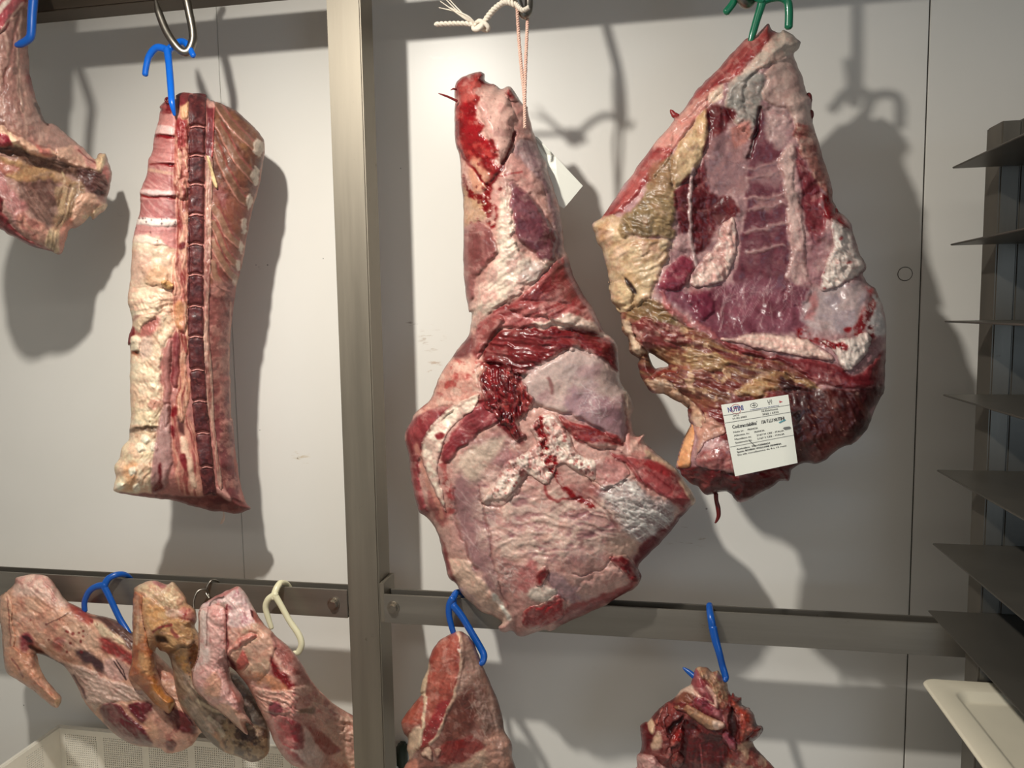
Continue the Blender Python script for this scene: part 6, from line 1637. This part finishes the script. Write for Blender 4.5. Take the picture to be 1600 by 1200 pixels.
def cut_right():
    S = crop(980, 1030, 6.667)
    out = S((720, 92), (800, 78), (850, 100), (890, 135), (945, 120), (980, 170), (1030, 230), (1055, 320), (1085, 380), (1100, 345), (1125, 385), (1165, 400), (1190, 400), (1195, 470), (1260, 510), (1320, 580), (1350, 680), (1400, 695), (1415, 730), (1380, 800), (1310, 860), (1360, 950), (1440, 1030), (1540, 1140), (1600, 1260), (80, 1260), (100, 1120), (98, 1010), (140, 960), (150, 840), (135, 700), (190, 655), (215, 650), (290, 560), (385, 470), (490, 400), (560, 320), (655, 262), (690, 180))
    s = Slab(out, 1.205, T=42, R=40, back=14, step=1.25, jit=(1.0, 7), base=(140, 50, 46), seed=151)
    al = s.all()
    s.blotch(al, (104, 22, 26), 16, .7, .52, dh=3); s.blotch(al, (176, 84, 76), 10, .5, .62, seed=3)
    m = s.fill(S((720, 90), (800, 78), (860, 110), (940, 120), (1030, 230), (1055, 330), (1010, 500), (960, 480), (900, 330), (840, 220), (760, 180)), (172, 126, 96), 5, 4, dh=3); s.fold(m, 60, 20, 6, 3, (214, 178, 140), .6); s.blotch(m, (176, 70, 60), 9, .6, .6)
    m = s.fill(S((690, 180), (720, 95), (760, 190), (830, 290), (900, 420), (880, 470), (780, 400), (680, 300)), (178, 74, 82), 3, 2, dh=5, groove=2, wet=.17); s.streak(m, 60, (206, 120, 120), 26, 4, .5)
    s.stroke(S((830, 290), (900, 400), (930, 500), (860, 460), (760, 390), (690, 340)), (228, 178, 158), 5, 3, 3, dh=2)
    m = s.fill(S((490, 400), (560, 320), (655, 262), (690, 330), (700, 390), (600, 350), (540, 390)), (232, 196, 174), 4, 3, dh=3)
    m = s.fill(S((700, 400), (790, 410), (900, 500), (980, 560), (1000, 630), (900, 610), (800, 560), (710, 480)), (150, 44, 60), 4, 3, dh=3, groove=2, wet=.17); s.streak(m, 30, (190, 100, 108), 26, 4, .5)
    m = s.fill(S((900, 500), (980, 550), (1010, 630), (930, 600)), (206, 120, 122), 5, 3)
    m = s.fill(S((560, 340), (650, 350), (700, 420), (640, 470), (560, 440), (500, 430)), (142, 82, 62), 5, 4); s.fold(m, 30, 16, 5, 3)
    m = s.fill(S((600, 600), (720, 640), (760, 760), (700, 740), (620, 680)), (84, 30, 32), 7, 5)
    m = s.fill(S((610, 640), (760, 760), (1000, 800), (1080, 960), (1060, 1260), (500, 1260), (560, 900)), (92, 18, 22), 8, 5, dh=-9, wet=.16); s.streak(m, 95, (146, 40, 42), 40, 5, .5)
    s.stroke(S((760, 880), (770, 1000), (785, 1130)), (176, 76, 74), 2.5, 2, 2)
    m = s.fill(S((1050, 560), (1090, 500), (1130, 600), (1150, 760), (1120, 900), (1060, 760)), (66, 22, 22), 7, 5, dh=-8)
    m = s.fill(S((1080, 960), (1300, 860), (1440, 1030), (1600, 1260), (1060, 1260)), (160, 84, 74), 7, 5); s.blotch(m, (212, 178, 146), 14, .7, .54); s.streak(m, 50, (140, 44, 48), 40, 6, .5)
    m = s.fill(S((98, 1010), (150, 985), (250, 1010), (330, 1080), (420, 1140), (440, 1260), (80, 1260)), (216, 166, 156), 5, 4, dh=6, groove=2); s.fold(m, 40, 30, 8, 2, (176, 96, 98), .5)
    m = s.fill(S((135, 700), (190, 655), (250, 760), (300, 780), (260, 900), (240, 990), (140, 960), (150, 840)), (112, 20, 28), 5, 4, wet=.16); s.streak(m, 100, (150, 54, 56), 30, 5, .5)
    m = s.fill(S((200, 660), (240, 610), (290, 680), (270, 760), (230, 750)), (214, 176, 142), 4, 4, dh=3)
    m = s.fill(S((250, 900), (300, 760), (345, 800), (340, 920), (280, 950)), (206, 166, 138), 5, 4, dh=2)
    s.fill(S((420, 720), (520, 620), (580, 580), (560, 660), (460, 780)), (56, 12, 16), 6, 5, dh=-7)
    e = empty('veal_cut', tuple(at(1100, 1120, 1.19)), 'ragged dark red cut with bone end on the edge-on blue hook, bottom right of centre', 'meat')
    P = []
    p = patch(s, S((610, 470), (700, 500), (800, 560), (900, 610), (980, 640), (1022, 670), (1020, 710), (960, 740), (860, 740), (780, 690), (700, 630), (620, 570)), T=11, R=12, c=(206, 158, 122), seed=152, jit=(.5, 8))
    p.streak(p.all(), 25, (150, 96, 70), 24, 4, .5); p.fill(S((900, 640), (980, 640), (1022, 670), (1020, 712), (950, 735), (900, 700)), (236, 200, 178), 5, 4); P.append(('bone_end', p))
    p = patch(s, S((1000, 740), (1040, 730), (1110, 800), (1142, 870), (1130, 965), (1060, 920), (985, 850)), T=5, R=9, c=(178, 84, 98), seed=153, wet=.15); p.blotch(p.all(), (206, 130, 132), 8, .5, .58); P.append(('cut_face', p))
    p = patch(s, S((1090, 400), (1150, 430), (1190, 420), (1200, 490), (1270, 520), (1325, 590), (1345, 690), (1330, 740), (1260, 830), (1170, 870), (1150, 720), (1160, 620), (1110, 540), (1075, 470)), T=8, R=12, c=(196, 74, 56), seed=154, wet=.14)
    p.lump(p.all(), 8, 4, (150, 36, 34), .6); p.blotch(p.all(), (226, 136, 112), 8, .6, .57); P.append(('gland', p))
    p = patch(s, S((1300, 740), (1345, 700), (1395, 695), (1412, 728), (1375, 800), (1300, 855), (1250, 850)), T=6, R=8, c=(150, 34, 34), seed=155, wet=.13); p.streak(p.all(), -50, (206, 104, 88), 20, 3, .5); P.append(('gland', p))
    p = patch(s, S((390, 470), (440, 460), (430, 560), (400, 650), (440, 780), (420, 830), (350, 700), (340, 580)), T=6, R=7, c=(150, 44, 44), seed=156, wet=.15); P.append(('flesh_strip', p))
    p = patch(s, S((300, 600), (350, 520), (380, 490), (360, 580), (330, 690), (290, 700)), T=5, R=6, c=(216, 120, 104), seed=157, wet=.15); P.append(('flesh_strip', p))
    p = patch(s, S((500, 740), (560, 690), (600, 740), (590, 830), (540, 900), (470, 940), (430, 900), (450, 820)), T=8, R=10, c=(186, 44, 40), seed=158, wet=.12); p.lump(p.all(), 7, 4); p.blotch(p.all(), (222, 96, 80), 7, .6, .56); P.append(('gland', p))
    p = patch(s, S((290, 1020), (340, 980), (410, 1020), (420, 1080), (340, 1090)), T=6, R=8, c=(150, 50, 46), seed=159, wet=.14); P.append(('gland', p))
    p = patch(s, S((460, 990), (540, 960), (590, 1010), (580, 1100), (500, 1130), (450, 1080)), T=7, R=9, c=(182, 70, 62), seed=160, wet=.14); p.lump(p.all(), 7, 4, (222, 130, 110), .5); P.append(('gland', p))
    p = patch(s, S((560, 500), (620, 440), (660, 490), (640, 560), (580, 560), (480, 520), (470, 480), (540, 460)), T=6, R=8, c=(176, 120, 84), seed=161); p.fold(p.all(), 60, 16, 4, 3, (120, 70, 50), .5); P.append(('gristle', p))
    p = patch(s, S((400, 960), (450, 900), (470, 960), (440, 1050), (400, 1060)), T=5, R=7, c=(206, 124, 116), seed=162); P.append(('flesh_strip', p))
    s.build('meat_body', e)
    for nm, q in P: q.build(nm, e)


cut_left(); cut_right()


# ================================================================ paper label pinned on the forequarter
T7 = crop(1110, 600, 7.5)
TLc, TRc, BRc, BLc = T7((125, 245), (912, 124), (1022, 925), (290, 1082))
_gx, _gy = np.meshgrid(np.linspace(1128, 1245, 24), np.linspace(620, 742, 24))
YL = float(np.min(FORE.depth(_gx.ravel(), _gy.ravel()))) - .0015
lab = empty('paper_label', tuple(at(1187, 680, YL)), 'white printed traceability label on the lower front of the forequarter', 'label')


def lab_px(u, v):
    a = np.array(TLc) * (1 - u) * (1 - v) + np.array(TRc) * u * (1 - v) + np.array(BRc) * u * v + np.array(BLc) * (1 - u) * v
    return a


def lab_pt(u, v, off=0.0):
    a = lab_px(u, v)
    curl = .004 * max(0, u - .8) ** 1.5 * 6 * v + .0012 * math.sin(3.1 * u) * v
    return pt(a[0], a[1], YL + curl - off)


bm = bmesh.new(); n = 20
notch = lambda i, j: (j < 1 and i >= 18) or (j >= 19 and i >= 19)
rows = []
for k, off in ((0, .0003), (1, 0)):
    rows.append([[bm.verts.new(lab_pt(i / n, j / n, off)) for i in range(n + 1)] for j in range(n + 1)])
for j in range(n):
    for i in range(n):
        bm.faces.new((rows[0][j][i], rows[0][j + 1][i], rows[0][j + 1][i + 1], rows[0][j][i + 1]))
        bm.faces.new((rows[1][j][i], rows[1][j][i + 1], rows[1][j + 1][i + 1], rows[1][j + 1][i]))
for j in range(n):
    for i0, fl in ((0, 1), (n, 0)):
        q = (rows[0][j][i0], rows[1][j][i0], rows[1][j + 1][i0], rows[0][j + 1][i0]); bm.faces.new(q if fl else q[::-1])
        q = (rows[0][i0][j], rows[1][i0][j], rows[1][i0][j + 1], rows[0][i0][j + 1]); bm.faces.new(q[::-1] if fl else q)
bm_obj('paper_sheet', bm, PAPER, lab, False)


def flat_on_label(mesh_pts, faces, name, mat, par, off=.0007):
    """print: points in label fractions"""
    bm = bmesh.new(); V = [bm.verts.new(lab_pt(u, v, off)) for u, v in mesh_pts]
    for f in faces:
        try: bm.faces.new([V[k] for k in f])
        except ValueError: pass
    return bm_obj(name, bm, mat, par)


def text_mesh(body):
    cu = bpy.data.curves.new('t', 'FONT'); cu.body = body; cu.size = 1.0; cu.resolution_u = 2
    o = bpy.data.objects.new('t', cu); C.objects.link(o)
    dg = bpy.context.evaluated_depsgraph_get(); me = o.evaluated_get(dg).to_mesh()
    vs_ = [tuple(v.co) for v in me.vertices]; fs = [tuple(p.vertices) for p in me.polygons]
    o.evaluated_get(dg).to_mesh_clear(); bpy.data.objects.remove(o); bpy.data.curves.remove(cu)
    return vs_, fs


def put_text(lines, name, mat):
    pts, fcs = [], []
    for body, px, py, w, h, bold in lines:
        # px,py: left baseline in the enlarged crop; text runs along the label's own slope
        vs_, fs = text_mesh(body)
        x0 = min(v[0] for v in vs_); x1 = max(v[0] for v in vs_)
        for dxb in ((0, .003) if bold else (0, .0015)):
            b0 = len(pts)
            for v in vs_:
                pts.append((px + (v[0] - x0) / (x1 - x0) * w + dxb, py - v[1] / .72 * h))
            fcs += [tuple(b0 + k for k in f) for f in fs]
    return flat_on_label(pts, fcs, name, mat, lab)


black = [
    ('DATA', .145, .185, .09, .020, 0), ('21-02-2025', .125, .225, .215, .024, 0),
    ('N.Etichetta', .575, .190, .245, .026, 0), ('2025 / 6322', .575, .235, .245, .026, 0),
    ('Cod.tracciabilita\'', .100, .350, .375, .050, 1), ('156 F.LLI NUTINI', .545, .350, .345, .050, 1),
    ('Nata in:', .100, .410, .160, .024, 0), ('FRANCIA', .320, .410, .155, .024, 0),
    ('Allevata in:', .100, .460, .235, .024, 0), ('FRANCIA', .415, .460, .155, .024, 0),
    ('Macellato in:', .100, .512, .255, .024, 0), ('2167 M CEE - ITALIA', .440, .512, .420, .024, 0),
    ('Sezionato in:', .100, .560, .255, .024, 0), ('2167 S CEE - ITALIA', .440, .560, .420, .024, 0),
    ('Auricolare:  FR6133006634', .100, .650, .520, .024, 1),
    ('Specie: BOVINO VITELLONE FEMMINA', .100, .690, .690, .024, 1),
    ('Eta alla macellazione da 8 a 12 mesi', .100, .730, .760, .022, 0),
]
put_text(black, 'printed_text', INK)
put_text([('NUTINI', .085, .118, .225, .075, 1)], 'logo_lettering', INKBLUE)
put_text([('CONFEZIONATO DA: VIA MONTALE', .405, .138, .435, .012, 0)], 'printed_text', INKBLUE)
pts, fcs = [], []


def rect(u0, v0, u1, v1, h):
    b0 = len(pts); pts.extend([(u0, v0 - h), (u1, v1 - h), (u1, v1 + h), (u0, v0 + h)]); fcs.append((b0, b0 + 1, b0 + 2, b0 + 3))


for v in (.150, .255, .592):
    pts, fcs = [], []
    for k in range(16):
        rect(k / 16 + .005 * (k == 0), v, (k + 1) / 16, v, .0022)
    flat_on_label(pts, fcs, 'printed_rule', INK, lab)
pts, fcs = [], []


def ring(cu, cv, ru, rv, th, n=36):
    b0 = len(pts)
    for k in range(n):
        a = 2 * math.pi * k / n
        pts.append((cu + ru * math.cos(a), cv + rv * math.sin(a))); pts.append((cu + (ru - th) * math.cos(a), cv + (rv - th) * math.sin(a)))
    for k in range(n):
        q = (k + 1) % n; fcs.append((b0 + 2 * k, b0 + 2 * q, b0 + 2 * q + 1, b0 + 2 * k + 1))


ring(.475, .075, .055, .034, .005)
rect(.445, .075, .505, .075, .004); rect(.472, .058, .478, .058, .012); rect(.472, .092, .478, .092, .008)
for k in (0, 1):   # glass-and-fork symbol
    rect(.685 + k * .03, .05, .690 + k * .03, .05, .018)
rect(.685, .068, .715, .068, .003); rect(.698, .08, .703, .08, .014); rect(.690, .094, .712, .094, .003)
rect(.730, .05, .734, .05, .02); rect(.742, .05, .746, .05, .02); rect(.736, .085, .741, .085, .016)
flat_on_label(pts, fcs, 'printed_symbols', INK, lab)
pts, fcs = [], []; ring(.205, .09, .075, .070, .006); rect(.185, .075, .225, .075, .008); flat_on_label(pts, fcs, 'logo_ring', INKRED, lab, .0005)
pts, fcs = [], []; b0 = 0; pts += [(.855, .065), (.905, .088), (.870, .098), (.855, .1)]; fcs.append((0, 1, 2, 3)); flat_on_label(pts, fcs, 'red_mark', INKRED, lab)
pts, fcs = [], []; pts += [(.80, .372), (.905, .345), (.91, .358), (.81, .386)]; fcs.append((0, 1, 2, 3)); flat_on_label(pts, fcs, 'teal_mark', INKTEAL, lab, .0010)
pts, fcs = [], []; pts += [(.85, .470), (.87, .455), (.95, .458), (.975, .475), (.96, .490), (.88, .495)]; fcs.append((0, 1, 2, 3, 4, 5)); flat_on_label(pts, fcs, 'grey_mark', INKGREY, lab, .0010); pts, fcs = [], []; pts += [(.300, .545), (.312, .540), (.400, .640), (.390, .645)]; fcs.append((0, 1, 2, 3)); flat_on_label(pts, fcs, 'grey_mark', INKGREY, lab, .0010)

# ================================================================ paper tag behind the leg
G = crop(660, 0, 3.53)
bm = bmesh.new()
ctrl = [[G((560, 700))[0], G((600, 740))[0], G((635, 757))[0]], [G((560, 850))[0], G((680, 850))[0], G((735, 865))[0]], [G((600, 960))[0], G((740, 940))[0], G((885, 1025))[0]], [G((640, 1060))[0], G((720, 1110))[0], G((781, 1150))[0]]]
dep = [[1.222, 1.224, 1.226], [1.224, 1.230, 1.224], [1.228, 1.222, 1.236], [1.226, 1.226, 1.228]]
gr = []
ctrl = np.array(ctrl); dep = np.array(dep)
for k in (0, 1):
    rows_ = []
    for j in range(4):
        rows_.append([bm.verts.new(pt(*ctrl[j][i], dep[j][i] + .0004 * k)) for i in range(3)])
    gr.append(rows_)
for j in range(3):
    for i in range(2):
        q = (gr[0][j][i], gr[0][j + 1][i], gr[0][j + 1][i + 1], gr[0][j][i + 1]); bm.faces.new(q)
        q = (gr[1][j][i], gr[1][j + 1][i], gr[1][j + 1][i + 1], gr[1][j][i + 1]); bm.faces.new(q[::-1])
for j in range(3):
    for i0 in (0, 2):
        bm.faces.new((gr[0][j][i0], gr[1][j][i0], gr[1][j + 1][i0], gr[0][j + 1][i0]))
for i in range(2):
    for j0 in (0, 3):
        bm.faces.new((gr[0][j0][i], gr[0][j0][i + 1], gr[1][j0][i + 1], gr[1][j0][i]))
bmesh.ops.recalc_face_normals(bm, faces=bm.faces[:])
tag(bm_obj('paper_tag', bm, PAPER), 'blank creased white paper tag sticking out behind the top of the leg', 'tag')
